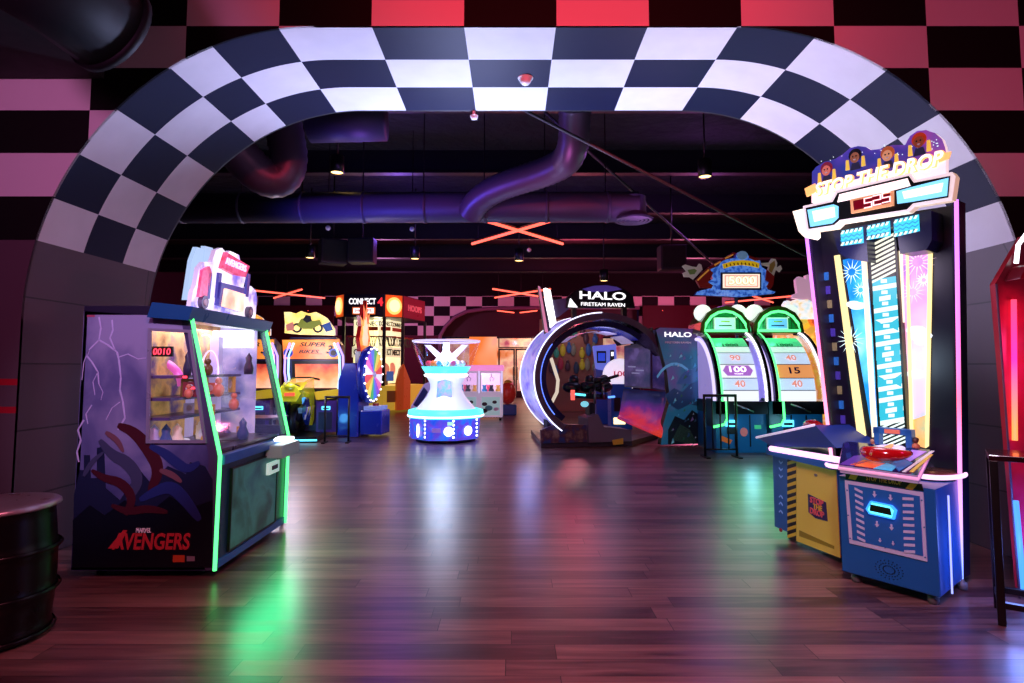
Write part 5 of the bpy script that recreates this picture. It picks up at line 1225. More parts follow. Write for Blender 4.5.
Bq, l = segs[2]; m.rect(.1, .95, l - .3, 1.25, Bq, 0, .05, mat('blue_screen_print', '4060a0', .3, emit=.7)); m.rect(.12, .3, .4, .65, Bq, 0, .02, MC['ochre_door']); m.build('play_counter', t)
w = f.M @ Vector((-.6, -.1, 2.4)); light('POINT', (f.o.x - .3, f.o.y + .5, 3.0), (1, .85, .45), 30, .2); light('POINT', (f.o.x + .3, f.o.y - .7, 3.3), (1, .4, .15), 14, .2)

# ---------------------------------------------------------------- glowing capsule machine in the centre
f = Fr(atY(446, 400, 11.4).x, 11.4, 0)
t = thing('capsule_ball_machine', 'glowing white hourglass ball machine with turquoise rings standing in the centre aisle', 'arcade machine', f)
def zz(py): return f.onY(446, py, 0)[1]
ICE = mat('glowing_white_acrylic', 'e8ecff', .25, emit=.5, ecol=(.72, .82, 1.)); TQ = em('turquoise_glow', (.1, .85, .95), 1.5)
n8 = 8
m = MB(); rb_, zb_, ztb = .66, .05, zz(417); a8 = PI / 8
m.lathe([(rb_ - .03, zb_), (rb_, zb_ + .01), (rb_ * 1.04, ztb)], art('starry_blue_print', ['1428a0', '2858e8', '6040d0', '2070f0', '3828b0'], 6, .8, detail=2), 8, a0=a8, a1=a8 + 2 * PI, sm=False, caps=True); m.build('base_cabinet', t)
def face8(k, rr=.0):
    a = a8 + (k + .5) * PI / 4 ; c = math.cos(a), math.sin(a); ap_ = (rb_ * 1.02 + rr) * math.cos(PI / 8)
    return Ba((c[0] * ap_, c[1] * ap_, 0), (-c[1], c[0], 0), (0, 0, 1))
for k in (3, 4, 5, 6):
    Bq = face8(k, .012); m = MB(); hw = rb_ * math.sin(PI / 8)
    for s_ in (1,):
        m.rect(s_ * hw * .82 - .035, .08, s_ * hw * .82 + .035, ztb - .02, Bq, 0, .006, mat('light_blue_pillar', '3858d0', .3, emit=.6))
        for j in range(5): m.ellipse(s_ * hw * .82, .12 + j * .072, .022, .022, Bq, .006, .012, N_WHITE, 12)
    m.build('bulb_column', t)
    m = MB()
    if k == 6 or k == 4: m.ellipse(0, .22, .085 if k == 6 else .03, .085 if k == 6 else .12, Bq, 0, .02, N_WHITE, 20)
    if k == 5: m.ellipse(.12, .22, .085, .085, Bq, 0, .02, N_WHITE, 20); m.rect(-.18, .2, -.02, .28, Bq, 0, .01, mat('lilac_label_print', '9070d0', .3, emit=.4)); m.rect(.1, .33, .2, .39, Bq, 0, .02, mat('pale_green_label', 'b0f0d0', .3, emit=.8))
    m.build('coin_button', t)
m = MB(); m.lathe([(.60, ztb), (.70, ztb + .01), (.71, zz(414)), (.70, zz(409.5)), (.60, zz(408))], TQ, 40)
m.lathe([(.712, zz(415.5)), (.725, zz(414.8)), (.712, zz(414))], N_WHITE, 40); m.build('turquoise_ring', t)
m = MB(); m.lathe([(.57, zz(409)), (.47, zz(403)), (.36, zz(396)), (.30, zz(389)), (.30, zz(384)), (.37, zz(376.5))], ICE, 40); m.build('waist', t)
Bq = front(-.33); m = MB(); u, v = 0, zz(389); m.plate([(u - .14, v - .16), (u + .15, v - .14), (u + .13, v + .15), (u + .02, v + .19), (u - .12, v + .15)], Bq, 0, .02, art('planet_poster_print', ['6050c0', '9080e0', '4090e0', 'c070d0'], 9, .7, detail=2)); m.build('poster', t)
m = MB(); m.lathe([(.37, zz(377)), (.41, zz(376)), (.42, zz(374.5)), (.38, zz(373.5))], N_WHITE, 36); m.build('neck_ring', t)
m = MB(); m.lathe([(.385, zz(374)), (.47, zz(366.5)), (.44, zz(366.5)), (.0, zz(368))], TQ, 40); m.build('ball_tray', t)
zr = zz(366)
m = MB(); m.lathe([(.40, zz(373)), (.52, zz(361)), (.60, zz(349)), (.63, zz(342))], glass('frosted_bowl_glass', (.93, .9, 1.), .10, .1), 40); m.build('glass_bowl', t)
m = MB(); m.lathe([(.625, zz(342.5)), (.645, zz(342)), (.645, zz(340.5)), (.615, zz(340.5))], mat('white_rim', 'e8e0ff', .3, emit=.7), 40); m.lathe([(0, zz(341)), (.62, zz(341.3))], glass('violet_lid_glass', (.6, .5, .8), .15), 32); m.build('bowl_rim', t)
m = MB()
for s_ in (-1, 1): m.plate([(s_ * .42, zz(345)), (s_ * .30, zz(345)), (s_ * .02, zz(358)), (s_ * .05, zz(366)), (s_ * .10, zz(362))], front(0), -.03, .03, ICE)
m.plate([(-.06, zz(366)), (.06, zz(366)), (.06, zz(343)), (-.06, zz(343))], front(0), -.04, .04, ICE); m.plate([(-.25, zz(362)), (.25, zz(362)), (.04, zz(350)), (-.04, zz(350))], front(-.04), -.0, .03, ICE); m.build('inner_fins', t)
MB().lathe([(.56, .0), (.56, .05)], BLK, 24, caps=True).build('plinth', t)
bc = ['f04060', 'f0d040', 'f0f0f8', 'e060a0', '60c0f0', 'ff8040']
bl = None
spots = [(.34 * math.cos(2 * PI * k / 16 + .1), .34 * math.sin(2 * PI * k / 16 + .1)) for k in range(16)] + [(.22 * math.cos(2 * PI * (k + .5) / 6), .22 * math.sin(2 * PI * (k + .5) / 6)) for k in range(6)]
cn = {'f04060': 'red', 'f0d040': 'yellow', 'f0f0f8': 'white', 'e060a0': 'pink', '60c0f0': 'light blue', 'ff8040': 'orange'}
BM = {}
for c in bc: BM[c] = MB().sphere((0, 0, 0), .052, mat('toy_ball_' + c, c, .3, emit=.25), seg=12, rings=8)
for k, (x, y) in enumerate(spots):
    c = bc[(k * 5 + k // 3) % 6]; mb = BM[c]
    if not hasattr(mb, 'o'): o = mb.build('toy_ball'); mb.o = o
    else: o = mb.o.copy(); COL.objects.link(o)
    o.location = (f.o.x + x, f.o.y + y, zr + .05)
    tag(o, '%s toy ball among those lying on the turquoise tray in the glass bowl' % cn[c], 'ball', 'toy balls in the glass bowl, ' + cn[c])
light('POINT', (f.o.x, f.o.y - 1.0, 1.0), (.6, .72, 1), 22, .2); light('POINT', (f.o.x, f.o.y - .2, zz(350)), (.8, .85, 1), 16, .1)

# ---------------------------------------------------------------- white claw machine behind it
f = Fr(atY(481, 400, 15.6).x, 15.6, 0); 
t = thing('claw_machine', 'white two-window claw machine with a pink roof behind the glowing ball machine', 'arcade machine', f)
def cw(px, py): return f.onY(px, py, 0)
xa, xb_ = cw(458, 0)[0], cw(503, 0)[0]; zt = cw(480, 371)[1]
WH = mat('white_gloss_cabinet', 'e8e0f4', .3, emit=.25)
m = MB(); B0 = front(0)
Z = {k: cw(480, k)[1] for k in (373, 393, 397, 415, 419)}
xm = (xa + xb_) / 2
for x0_, x1_ in ((xa, xm), (xm, xb_)):
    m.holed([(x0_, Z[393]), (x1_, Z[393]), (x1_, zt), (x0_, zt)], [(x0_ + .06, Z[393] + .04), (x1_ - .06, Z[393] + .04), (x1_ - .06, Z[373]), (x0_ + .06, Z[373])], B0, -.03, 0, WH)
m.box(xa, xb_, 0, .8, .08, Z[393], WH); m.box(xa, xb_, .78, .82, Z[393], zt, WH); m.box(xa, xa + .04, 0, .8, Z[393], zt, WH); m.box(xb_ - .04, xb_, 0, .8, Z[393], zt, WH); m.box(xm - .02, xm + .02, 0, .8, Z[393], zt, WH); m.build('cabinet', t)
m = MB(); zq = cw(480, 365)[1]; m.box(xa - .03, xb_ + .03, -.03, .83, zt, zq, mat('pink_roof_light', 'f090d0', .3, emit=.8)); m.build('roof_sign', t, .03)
for x0_, x1_ in ((xa, xm), (xm, xb_)):
    MB().rect(x0_ + .06, Z[393] + .04, x1_ - .06, Z[373], B0, -.02, -.015, CLEAR).build('window_pane', t)
    m = MB(); cx_ = (x0_ + x1_) / 2; m.tube([(cx_, .35, zt), (cx_, .35, zt - .16)], .015, STEEL, 6)
    for k in range(3): a = 2 * PI * k / 3; m.tube([(cx_, .35, zt - .15), (cx_ + .07 * math.cos(a), .35 + .07 * math.sin(a), zt - .2), (cx_ + .04 * math.cos(a), .35 + .04 * math.sin(a), zt - .27)], .01, STEEL, 6)
    m.build('claw', t)
    for k in range(5):
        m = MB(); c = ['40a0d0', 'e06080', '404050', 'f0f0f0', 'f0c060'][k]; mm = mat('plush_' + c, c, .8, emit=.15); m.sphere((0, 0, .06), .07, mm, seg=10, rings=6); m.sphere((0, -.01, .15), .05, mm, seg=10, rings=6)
        for s_ in (-1, 1): m.sphere((s_ * .035, 0, .19), .02, mm, seg=8, rings=5)
        m.build('plush_toy', t, loc=(x0_ + .13 + .09 * k, .2 + .2 * (k % 2), Z[393]))
    m = MB(); m.rect(x0_ + .07, Z[415], x1_ - .07, Z[397], B0, 0, .012, mat('mint_door_print', 'b8e8e0', .3, emit=.3))
    for a, b_, r, c in ((-.16, .05, .07, '202028'), (.1, .1, .06, '202028'), (-.05, -.05, .1, '50c0b0'), (.14, -.08, .07, 'f0f0f0'), (-.16, -.12, .08, '202028')): m.ellipse((x0_ + x1_) / 2 + a, (Z[397] + Z[415]) / 2 + b_, r, r * .7, B0, .012, .018, mat('door_blot_' + c, c, .4), 12)
    for k in range(12): m.rect(x0_ + .08 + k * .04, Z[419] + .03, x0_ + .10 + k * .04, Z[419] + .05, B0, 0, .006, INK)
    m.build('door', t)
for x in (xa + .06, xb_ - .06):
    for y in (.06, .74): MB().lathe([(.03, 0), (.03, .05), (.012, .06), (.012, .08)], BLK, 10, (x, y), caps=True).build('caster', t)
light('POINT', (f.o.x, f.o.y + .3, zt - .06), (1, .9, 1), 4, .05)
f = Fr(atY(418, 400, 13.8).x, 13.8, 0)
t = thing('slant_console', 'white and violet slanting game console half hidden left of the glowing ball machine', 'arcade machine', f)
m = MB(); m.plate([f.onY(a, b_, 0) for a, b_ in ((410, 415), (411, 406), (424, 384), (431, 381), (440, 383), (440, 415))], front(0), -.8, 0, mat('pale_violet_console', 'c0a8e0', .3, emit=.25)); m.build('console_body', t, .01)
m = MB(); m.plate([f.onY(a, b_, 0) for a, b_ in ((413, 405), (424, 387), (428, 392), (419, 408))], front(0), 0, .01, mat('navy_flash_print', '303880', .3)); m.plate([(a, max(b_, 0)) for a, b_ in [f.onY(x, y, .02) for x, y in ((411, 426), (411, 415), (440, 415), (440, 426))]], front(.02), -.7, 0, DBLUE); m.build('console_base', t)
p = atZ(507, 417, 0); f = Fr(p.x + .02, p.y + .9, 0)
t = thing('kiddie_ride', 'small red and blue ride peeking out right of the white claw machine', 'ride', f)
m = MB(); m.box(-.25, .25, -.3, .3, 0, .3, BLUE); m.build('ride_base', t, .03); MB().sphere((0, 0, .62), .3, mat('red_ride_body', 'c03028', .25, coat=.5, emit=.1), (.8, 1.1, 1.1), 18, 12).build('ride_body', t); MB().sphere((0, 0, .92), .12, YEL, (1, 1, .7)).build('ride_cap', t)
# ---------------------------------------------------------------- big round-arch shooting game
f = Fr(1.62, 10.75, .24)
t = thing('arch_shooting_game', 'large ring-shaped shooting game with white-lit hoop and HALO title board', 'arcade machine', f)
yn, yf = -.42, .50
def hp(pts, y): return [f.onY(a, b_, y) for a, b_ in pts]
Lp = hp([(534, 378)], yn)[0]; Tp = hp([(603, 312.5)], yn)[0]; Rp = hp([(672, 378)], yn)[0]
rc = ((Lp[0] + Rp[0]) / 2, Lp[1]); RX = (Rp[0] - Lp[0]) / 2; RZ = Tp[1] - rc[1]
a0, a1 = math.radians(-58), math.radians(205)
def ringpts(rx, rz, A0, A1, n=48): return [(rc[0] + rx * math.cos(A0 + (A1 - A0) * k / n), rc[1] + rz * math.sin(A0 + (A1 - A0) * k / n)) for k in range(n + 1)]
A0, A1 = math.radians(8), math.radians(232)
# keep the hoop above the floor
def cut(pts): return [(a, max(b_, .06)) for a, b_ in pts]
def hoop(rx, rz, th, y0, y1, mo, mi, ms, A0_=A0, A1_=A1):
    m = MB(); o_ = cut(ringpts(rx, rz, A0_, A1_)); i_ = cut(ringpts(rx - th, rz - th, A0_, A1_)); n = len(o_)
    for L, fl_, mm in ((o_, 1, mo), (i_, 0, mi)):
        V = [(a, y0, b_) for a, b_ in L] + [(a, y1, b_) for a, b_ in L]; m.add(V, [(k, k + 1, n + k + 1, n + k) for k in range(n - 1)], mm, True)
    for y in (y0, y1):
        V = [(a, y, b_) for a, b_ in o_] + [(a, y, b_) for a, b_ in i_]; m.add(V, [(k, k + 1, n + k + 1, n + k) for k in range(n - 1)], ms)
    for k in (0, n - 1):
        m.add([(o_[k][0], y0, o_[k][1]), (o_[k][0], y1, o_[k][1]), (i_[k][0], y1, i_[k][1]), (i_[k][0], y0, i_[k][1])], [(0, 1, 2, 3)], ms)
    return m, o_, i_
GREYR = mat('grey_hoop_edge', '605860', .3, .4)
HO = art('violet_hoop_print', ['4038a0', '7868d0', 'b0a8f0', '8890e8', '5848b0'], 4, .55, detail=4)
HI = mat('dark_hoop_inner', '10122c', .25, coat=.5); HS_ = mat('black_hoop_face', '565064', .35, .1)
m, oo, ii = hoop(RX, RZ, .11, yn, yf, HO, HI, HS_, math.radians(22), A1); m.build('hoop', t)
m = MB(); EDG = em('pale_edge_light', (.75, .75, 1.), 2.2)
m.build('edge_light', t) if False else None
for y in (yn + .0, yf): MB().tube([(a, y, b_) for a, b_ in oo[16:]], .011, EDG, 6).build('edge_light', t)
m = MB(); m.tube([(a, yn + .04, b_) for a, b_ in cut(ringpts(RX - .125, RZ - .125, math.radians(145), math.radians(218)))], .011, em('deep_blue_light', (.1, .2, 1), 2.2), 6); m.build('inner_light', t)
m, o2_, i2_ = hoop(RX - .14, RZ - .14, .10, yn + .1, yf - .1, HI, mat('blue_liner', '1830a0', .25, emit=.15), mat('navy_liner_face', '181c48', .3), math.radians(48), math.radians(228)); m.build('inner_hoop', t)
# pale panels under the crown
m = MB()
for k in range(4):
    A_ = math.radians(48 + 22 * k); B_ = A_ + math.radians(17); pts = ringpts(RX - .31, RZ - .31, A_, B_, 6); n = 7
    V = [(a, yn + .2, b_) for a, b_ in pts] + [(a, yf - .2, b_) for a, b_ in pts]; m.add(V, [(j, j + 1, n + j + 1, n + j) for j in range(n - 1)], mat('pale_crown_panel', 'c0b0d8', .3, emit=.35), True)
m.build('crown_panel', t)
# title board
By = front(yn + .25)
def tb(pts): return f.uvs(pts, By)
m = MB(); q = [(566, 308), (567, 298), (574, 291.5), (583, 287.5), (594, 285), (606, 284.5), (617, 286), (626, 290), (633, 296), (635, 308)]; m.plate(tb(q), By, -.1, 0, mat('black_title_board', '0c0c14', .3, coat=.5)); 
m.plate(tb([(582, 289), (594, 285.8), (606, 285.2), (617, 287), (622, 289.5), (606, 292), (590, 292)]), By, 0, .004, mat('violet_board_glow_print', '4a3c90', .3, emit=.5)); m.build('title_board', t)
m = MB(); l_, v0 = tb([(579.5, 295)])[0]; r_, _ = tb([(625.5, 295)])[0]; m.text('HALO', By, (l_ + r_) / 2, v0, r_ - l_, .14, WHT, .015, 0, .015, .004); a_, v1 = tb([(603, 304.5)])[0]; m.text('FIRETEAM RAVEN', By, a_, v1, (r_ - l_) * .95, .062, WHT, .0, 0, .01, .004); m.build('title_lettering', t)
m = MB(); m.plate(tb([(568, 307), (577, 307.5), (570, 298.5)]), By, .0, .04, WHT); m.build('spot_flag', t)
# lit strut and fin at upper left, grey louvre under the board
m = MB(); m.plate(tb([(545, 288), (550, 290), (556, 323), (550, 328)]), By, -.1, .02, N_WHITE); m.plate(tb([(538, 288), (543, 293), (551, 330), (545, 334)]), By, -.06, .0, mat('grey_fin', '302c40', .3)); m.build('light_fin', t)
m = MB(); m.plate(tb([(538, 286), (540, 287), (548, 333), (545, 332)]), By, .0, .02, mat('pink_edge', 'e090b0', .3, emit=.6)); m.build('fin_edge', t)
m = MB(); m.plate(tb([(552, 300), (566, 298), (569, 309), (560, 316), (552, 320)]), By, -.2, -.02, mat('grey_armour_plastic', '5a5878', .35)); m.build('bracket', t, .01)
for x in (-.45, .5): MB().box(rc[0] + x - .04, rc[0] + x + .04, yn + .26, yn + .34, rc[1] + RZ * .85, tb([(600, 300)])[0][1], BLACK).build('board_post', t)
# platform, seat bench and guns
pf = [f.onZ(a, b_, 0) for a, b_ in ((531, 434), (541, 448), (632, 446), (632, 432))]
m = MB(); m.plate([pf[0], pf[1], pf[2], (pf[3][0], .6), (pf[0][0] + .1, .6)], top(0), .0, .09, mat('grey_platform', '3a3848', .35)); m.build('platform', t, .01)
m = MB(); Bp = front(yn + .02); q = hp([(589, 447), (588, 418), (598, 414), (604, 427), (631, 430), (632, 447)], yn + .02); m.plate([(a, max(b_, .09)) for a, b_ in q], Bp, -.5, 0, mat('grey_bench', '6a6478', .4)); 
q = hp([(612, 440), (623, 438), (623, 444), (613, 445)], yn + .02); m.plate(q, Bp, 0, .01, YEL); m.build('bench_base', t, .01)
m = MB(); q = hp([(541, 445), (541, 430), (556, 424), (588, 425), (588, 447)], yn + .1); m.plate([(a, max(b_, .09)) for a, b_ in q], front(yn + .1), -.06, 0, art('engine_print', ['0c1020', '1c2c60', '402030', '6a5050', '101828'], 8, .15, detail=5)); m.build('step_panel', t)
SEAT = mat('black_seat_vinyl', '0a0a0e', .35)
m = MB()
for dx in (-.28, .02, .3):
    c = hp([(588, 386)], .0)[0]; m.sphere((c[0] + dx, .05, c[1] - .02), .14, SEAT, (1.3, 1.1, .75), 14, 8); m.sphere((c[0] + dx + .05, .1, c[1] + .1), .09, SEAT, (1, 1.1, 1.1), 12, 8)
m.build('seat', t)
for k, (px, py) in enumerate(((598, 384), (606, 379))):
    c = hp([(px, py)], -.25)[0]; m = MB(); m.tube([(c[0] - .22, -.25, c[1] - .03), (c[0] + .02, -.25, c[1])], .05, BLK, 10); m.tube([(c[0], -.25, c[1]), (c[0] + .22, -.27, c[1] + .06)], .028, BLK, 10); m.tube([(c[0] - .12, -.25, c[1] - .04), (c[0] - .16, -.25, c[1] - .2)], .03, BLK, 8); m.tube([(c[0] - .06, -.25, c[1] - .04), (c[0] - .06, -.25, c[1] - .34)], .025, STEEL, 8); m.build('mounted_gun', t)
m = MB(); c1_ = hp([(571, 395), (606, 397)], -.2); m.tube([(c1_[0][0], -.2, c1_[0][1]), (c1_[1][0], -.2, c1_[1][1])], .05, mat('dark_gun_rail', '181c30', .3), 10); c = c1_[0]; m.plate([(c[0] - .04, c[1] - .08), (c[0] + .02, c[1] - .08), (c[0] + .02, c[1] + .09), (c[0] - .04, c[1] + .09)], front(-.3), 0, .04, em('red_marker', (1, .1, .08), 1.6)); m.build('gun_rail', t)
m = MB(); m.tube([(c[0] + .04, -.31, c[1] + .02), (c[0] + .22, -.31, c[1] + .0)], .02, N_CYAN, 6); m.build('marker_light', t); m = MB(); m.tube([(c1_[1][0], -.3, c1_[1][1]), (c1_[1][0] + .12, -.3, c1_[1][1] + .01)], .02, em('blue_marker', (.1, .3, 1), 2.), 6); m.build('marker_light', t); m = MB(); d = hp([(584, 404)], -.3)[0]; m.ellipse(d[0], d[1], .07, .05, front(-.32), 0, .02, mat('cyan_label', '80e0f0', .3, emit=.8)); m.build('round_label', t)
for px in (548, 590): 
    c = hp([(px, 402)], -.1)[0]; MB().box(c[0] - .05, c[0] + .05, -.2, .0, .09, c[1], mat('dark_stanchion', '1a1c2c', .4)).build('pedestal', t)
m = MB(); q = hp([(545, 400), (556, 396), (558, 420), (552, 440), (545, 442)], -.1); m.tube([(a, -.1, max(b_, .1)) for a, b_ in hp([(551, 358), (558, 380), (557, 392), (552, 402)], -.1)], .03, em('ivory_cable', (.9, .75, .6), .8), 6); m.build('cable', t)
# screen bank on the right, leaning inwards, and the curved picture below it
SC1 = art('dim_battle_screen', ['0a0a20', '202050', '403060', '605088', '181838'], 4, .5, detail=5)
q0 = f.onY(624, 336, .1); 
def scr(pxs, y0, y1, mm, th=.08):
    V = []
    for (px, py), y in zip(pxs, (y0, y1, y1, y0)): p = f.onY(px, py, y); V.append(Vector((p[0], y, p[1])))
    Bs_ = Ba(V[0], V[1] - V[0], V[3] - V[0]); pts = [((p - Bs_.O).dot(Bs_.X), (p - Bs_.O).dot(Bs_.Y)) for p in V]
    return Bs_, pts
m = MB(); Bs_, pts = scr(((624, 387), (651, 389), (651, 341), (624, 346)), .55, -.1, None); m.plate(pts, Bs_, -.12, -.005, HS_); 
w1, h1 = pts[1][0], pts[3][1]; m.plate([(.02, .03), (w1 - .02, .03), (w1 - .02, h1 - .05), (.02, h1 - .04)], Bs_, -.005, .01, SC1)
for k, (a, b_) in enumerate(((.3, .5), (.6, .42), (.45, .35))): m.rect(a * w1 - .1, b_ * h1 - .012, a * w1 + .1, b_ * h1 + .012, Bs_, .01, .013, mat('dim_white_text_bar', '9090b0', .3, emit=.4))
m.build('left_screen', t)
m = MB(); Bs2, pts2 = scr(((652, 389), (665, 392), (664, 342), (652, 341)), -.1, -.3, None); m.plate(pts2, Bs2, -.12, -.005, HS_); m.plate([(a * .9 + pts2[1][0] * .05, b_ * .94 + .03) for a, b_ in pts2], Bs2, -.005, .01, SC1); m.build('right_screen', t)
m = MB()
for (pts_, y0, y1) in ((((617, 346), (635, 343), (632, 333.5), (613, 340)), .5, .2), (((637, 342), (654, 340), (648, 329.5), (633.5, 333)), .2, -.15)):
    Bs_, pp = scr(pts_, y0, y1, None); m.plate(pp, Bs_, -.1, 0, mat('dark_plum_box', '2a1630', .3)); w2 = pp[1][0]; m.text('HALO', Bs_, w2 * .5, .16, w2 * .4, .06, mat('pink_white_letter', 'e8c8e0', .3, emit=.8), .02, 0, .008, 0)
m.build('screen_header', t)
PIC = art('sunset_hull_print', ['e04018', 'c03050', '602878', '28285a', '141838'], 2.2, .7, 2, 1.5, .7, detail=5, off=-.85)
m = MB(); n = 10; V = []
top_ = [f.onY(625, 389, .5), f.onY(667, 392, -.3)]
for k in range(n + 1):
    s_ = k / n; a = s_ * PI / 2
    for j in range(7):
        r = j / 6; px = (625 + 42 * r) * (1 - s_) + (617 + 44 * r) * s_ ; zt_ = top_[0][1] * (1 - r) + top_[1][1] * r
        y = (.5 - .8 * r) - .45 * (1 - math.cos(a)); py = 389 + 3 * r + (30 + 16 * r) * math.sin(a); q = f.onY(px, py, y); V.append((q[0], y, q[1]))
m.add(V, [(k * 7 + j, k * 7 + j + 1, (k + 1) * 7 + j + 1, (k + 1) * 7 + j) for k in range(n) for j in range(6)], PIC, True); o = m.build('curved_picture', t); sm_ = o.modifiers.new('thick', 'SOLIDIFY'); sm_.thickness = .05; sm_.offset = -1
# outer side panel at the right
Bp = front(-.52)
def pp_(pts): return [(a, max(b_, .03)) for a, b_ in f.uvs(pts, Bp)]
PAN = art('teal_violet_print', ['10204a', '1c4a7a', '205a78', '5a3c78', '301c50'], 1.6, .45, 2, .25, .7, detail=4, off=-.25)
m = MB(); q = [(656, 330), (660, 327.5), (699, 329), (704, 345), (706, 380), (705, 451), (661, 449), (663, 425), (670, 400), (667, 372)]; m.plate(pp_(q), Bp, -.12, 0, PAN, BLK)
for pts_, c in (([(668, 452), (668, 430), (675, 416), (684, 420), (692, 410), (704, 418), (705, 452)], '16202c'), ([(665, 395), (674, 388), (682, 392), (690, 384), (700, 380), (704, 386), (704, 408), (690, 404), (678, 410), (669, 404)], '28507a'), ([(672, 440), (680, 424), (690, 430), (697, 444), (690, 450)], '3a5a50'), ([(676, 384), (684, 372), (700, 366), (703, 376), (690, 384)], '3a6a98')):
    m.plate(pp_(pts_), Bp, 0, .004, mat('landscape_print_' + c, c, .35, emit=.1))
for k in range(12):
    a_ = math.radians(20 + 11 * k); cx_, cy_ = f.uv(676, 420, Bp); r_ = .95
    m.plate([(cx_ + (r_ + d_) * math.cos(a_ + e_) * .55, cy_ + (r_ + d_) * math.sin(a_ + e_)) for d_, e_ in ((0, 0), (.05, 0), (.05, .2), (0, .2))], Bp, 0, .003, mat('ring_arc_print', '5aa0c8', .35, emit=.35)) if 45 < 20 + 11 * k < 125 else None
for k in range(60):
    q = f.uv(random.uniform(668, 702), random.uniform(355, 448), Bp); s_ = random.uniform(.02, .07); c = random.choice(['3a88b0', '70b8c8', '284868', '6a5890', '2c6a50', '90a8c0'])
    m.plate([(q[0], q[1]), (q[0] + s_, q[1] + s_ * .5), (q[0] + s_ * .6, q[1] + s_ * 1.3)], Bp, .003, .005 + k * .0001, mat('spark_print_' + c, c, .35, emit=.2))
u, v = f.uv(678, 334.5, Bp); m.text('HALO', Bp, u, v, .52, .085, WHT, .015, 0, .01, .0); u, v = f.uv(678, 342.5, Bp); m.text('FIRETEAM RAVEN', Bp, u, v, .50, .035, WPR, .02, 0, .01, .0)
m.build('side_panel', t)
w = f.M @ Vector((.0, -.1, 1.9)); light('POINT', w, (.5, .5, 1), 6, .3)
w = f.M @ Vector((-1.5, -.3, .8)); light('POINT', w, (.3, .35, 1), 8, .15)
w = f.M @ Vector((1.6, -1.1, 1.2)); light('POINT', w, (.3, .5, 1), 6, .15)

# card kiosk seen through the hoop, further back
f = Fr(atY(605, 370, 14.5).x, 14.5, 0)
t = thing('card_kiosk', 'lilac card kiosk with a dark screen seen through the hoop of the shooting game', 'kiosk', f)
def kp(pts, y=0): return [f.onY(a, b_, y) for a, b_ in pts]
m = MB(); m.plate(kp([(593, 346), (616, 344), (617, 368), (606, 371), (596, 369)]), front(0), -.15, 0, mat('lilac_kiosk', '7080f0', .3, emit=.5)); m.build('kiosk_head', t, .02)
m = MB(); m.plate(kp([(596.5, 351), (606, 351), (606, 363), (597, 363)]), front(0), 0, .02, INK); m.plate(kp([(598, 353), (605, 353), (605, 361), (598, 361)]), front(0), .02, .03, mat('navy_kiosk_screen', '2040c0', .3, emit=.9)); m.plate(kp([(610, 350), (614, 350), (614, 362), (610, 362)]), front(0), 0, .02, INK); m.plate(kp([(611, 352), (613.4, 352), (613.4, 356), (611, 356)]), front(0), .02, .025, WHT); m.build('kiosk_screen', t)
m = MB(); a, b_ = kp([(596, 369), (614, 369)]); m.box(a[0], b_[0], .03, .4, .0, a[1] + .03, mat('blue_kiosk_body', '2850b0', .35)); m.build('kiosk_body', t, .01)
# small wheel game behind the hoop
f = Fr(atY(618, 390, 13.3).x, 13.3, 0)
t = thing('small_wheel_game', 'blue and white wheel game visible between the hoop and its screens', 'arcade machine', f)
a, b_ = f.onY(611, 384, 0), f.onY(632, 384, 0)
m = MB(); m.box(a[0], b_[0], 0, .5, .0, a[1], mat('cobalt_cabinet', '1858b8', .3)); m.rect(a[0] + .06, .4, a[0] + .2, .7, front(0), 0, .02, INK); m.rect(a[0] + .05, .12, a[0] + .3, .26, front(0), 0, .02, N_WARM); m.build('cabinet', t, .01)
c = f.onY(621, 376, 0); R_ = .36
m = MB(); m.lathe([(0, -.02), (R_, -.02), (R_ + .03, .02), (R_, .1), (0, .1)], mat('white_wheel', 'f0e8f8', .3, emit=.8), 32, M=Matrix.Translation((c[0], .15, c[1])) @ Matrix.Rotation(PI / 2, 4, 'X')); m.text('100', front(.04), c[0], c[1] + .05, .3, .12, mat('rose_figure', 'd05070', .3, emit=.4), .02, 0, .01, .0); m.build('wheel', t)
m = MB(); m.box(c[0] - .1, c[0] + .1, .2, .4, a[1], c[1] + .3, WHITE); m.build('wheel_bracket', t)
# lit shelves of prizes farther behind, seen through the hoop
f = Fr(atY(575, 380, 19).x, 19, 0)
t = thing('prize_wall_rack', 'tall rack hung with colourful prizes, seen through the left half of the hoop', 'rack', f)
m = MB(); m.box(-1.1, .9, 0, .3, 0, 2.9, mat('warm_rack_board', 'a06a58', .5)); m.build('rack_board', t)
for k in range(30):
    c = random.choice(['307a70', 'b09a30', '70a030', '902840', '305090', '804060', '3a8a90', '706860', '402838', '283048']); x = -1.0 + .2 * (k % 10) + random.uniform(-.06, .06); z_ = 2.5 - .5 * (k // 10) - random.uniform(0, .3)
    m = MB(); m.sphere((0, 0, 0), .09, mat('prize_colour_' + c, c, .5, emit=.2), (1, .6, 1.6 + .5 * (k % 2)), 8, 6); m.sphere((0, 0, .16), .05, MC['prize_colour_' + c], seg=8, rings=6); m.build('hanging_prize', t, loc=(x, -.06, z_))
light('POINT', (f.o.x - .1, f.o.y - 1.2, 2.6), (1, .75, .7), 16, .2)

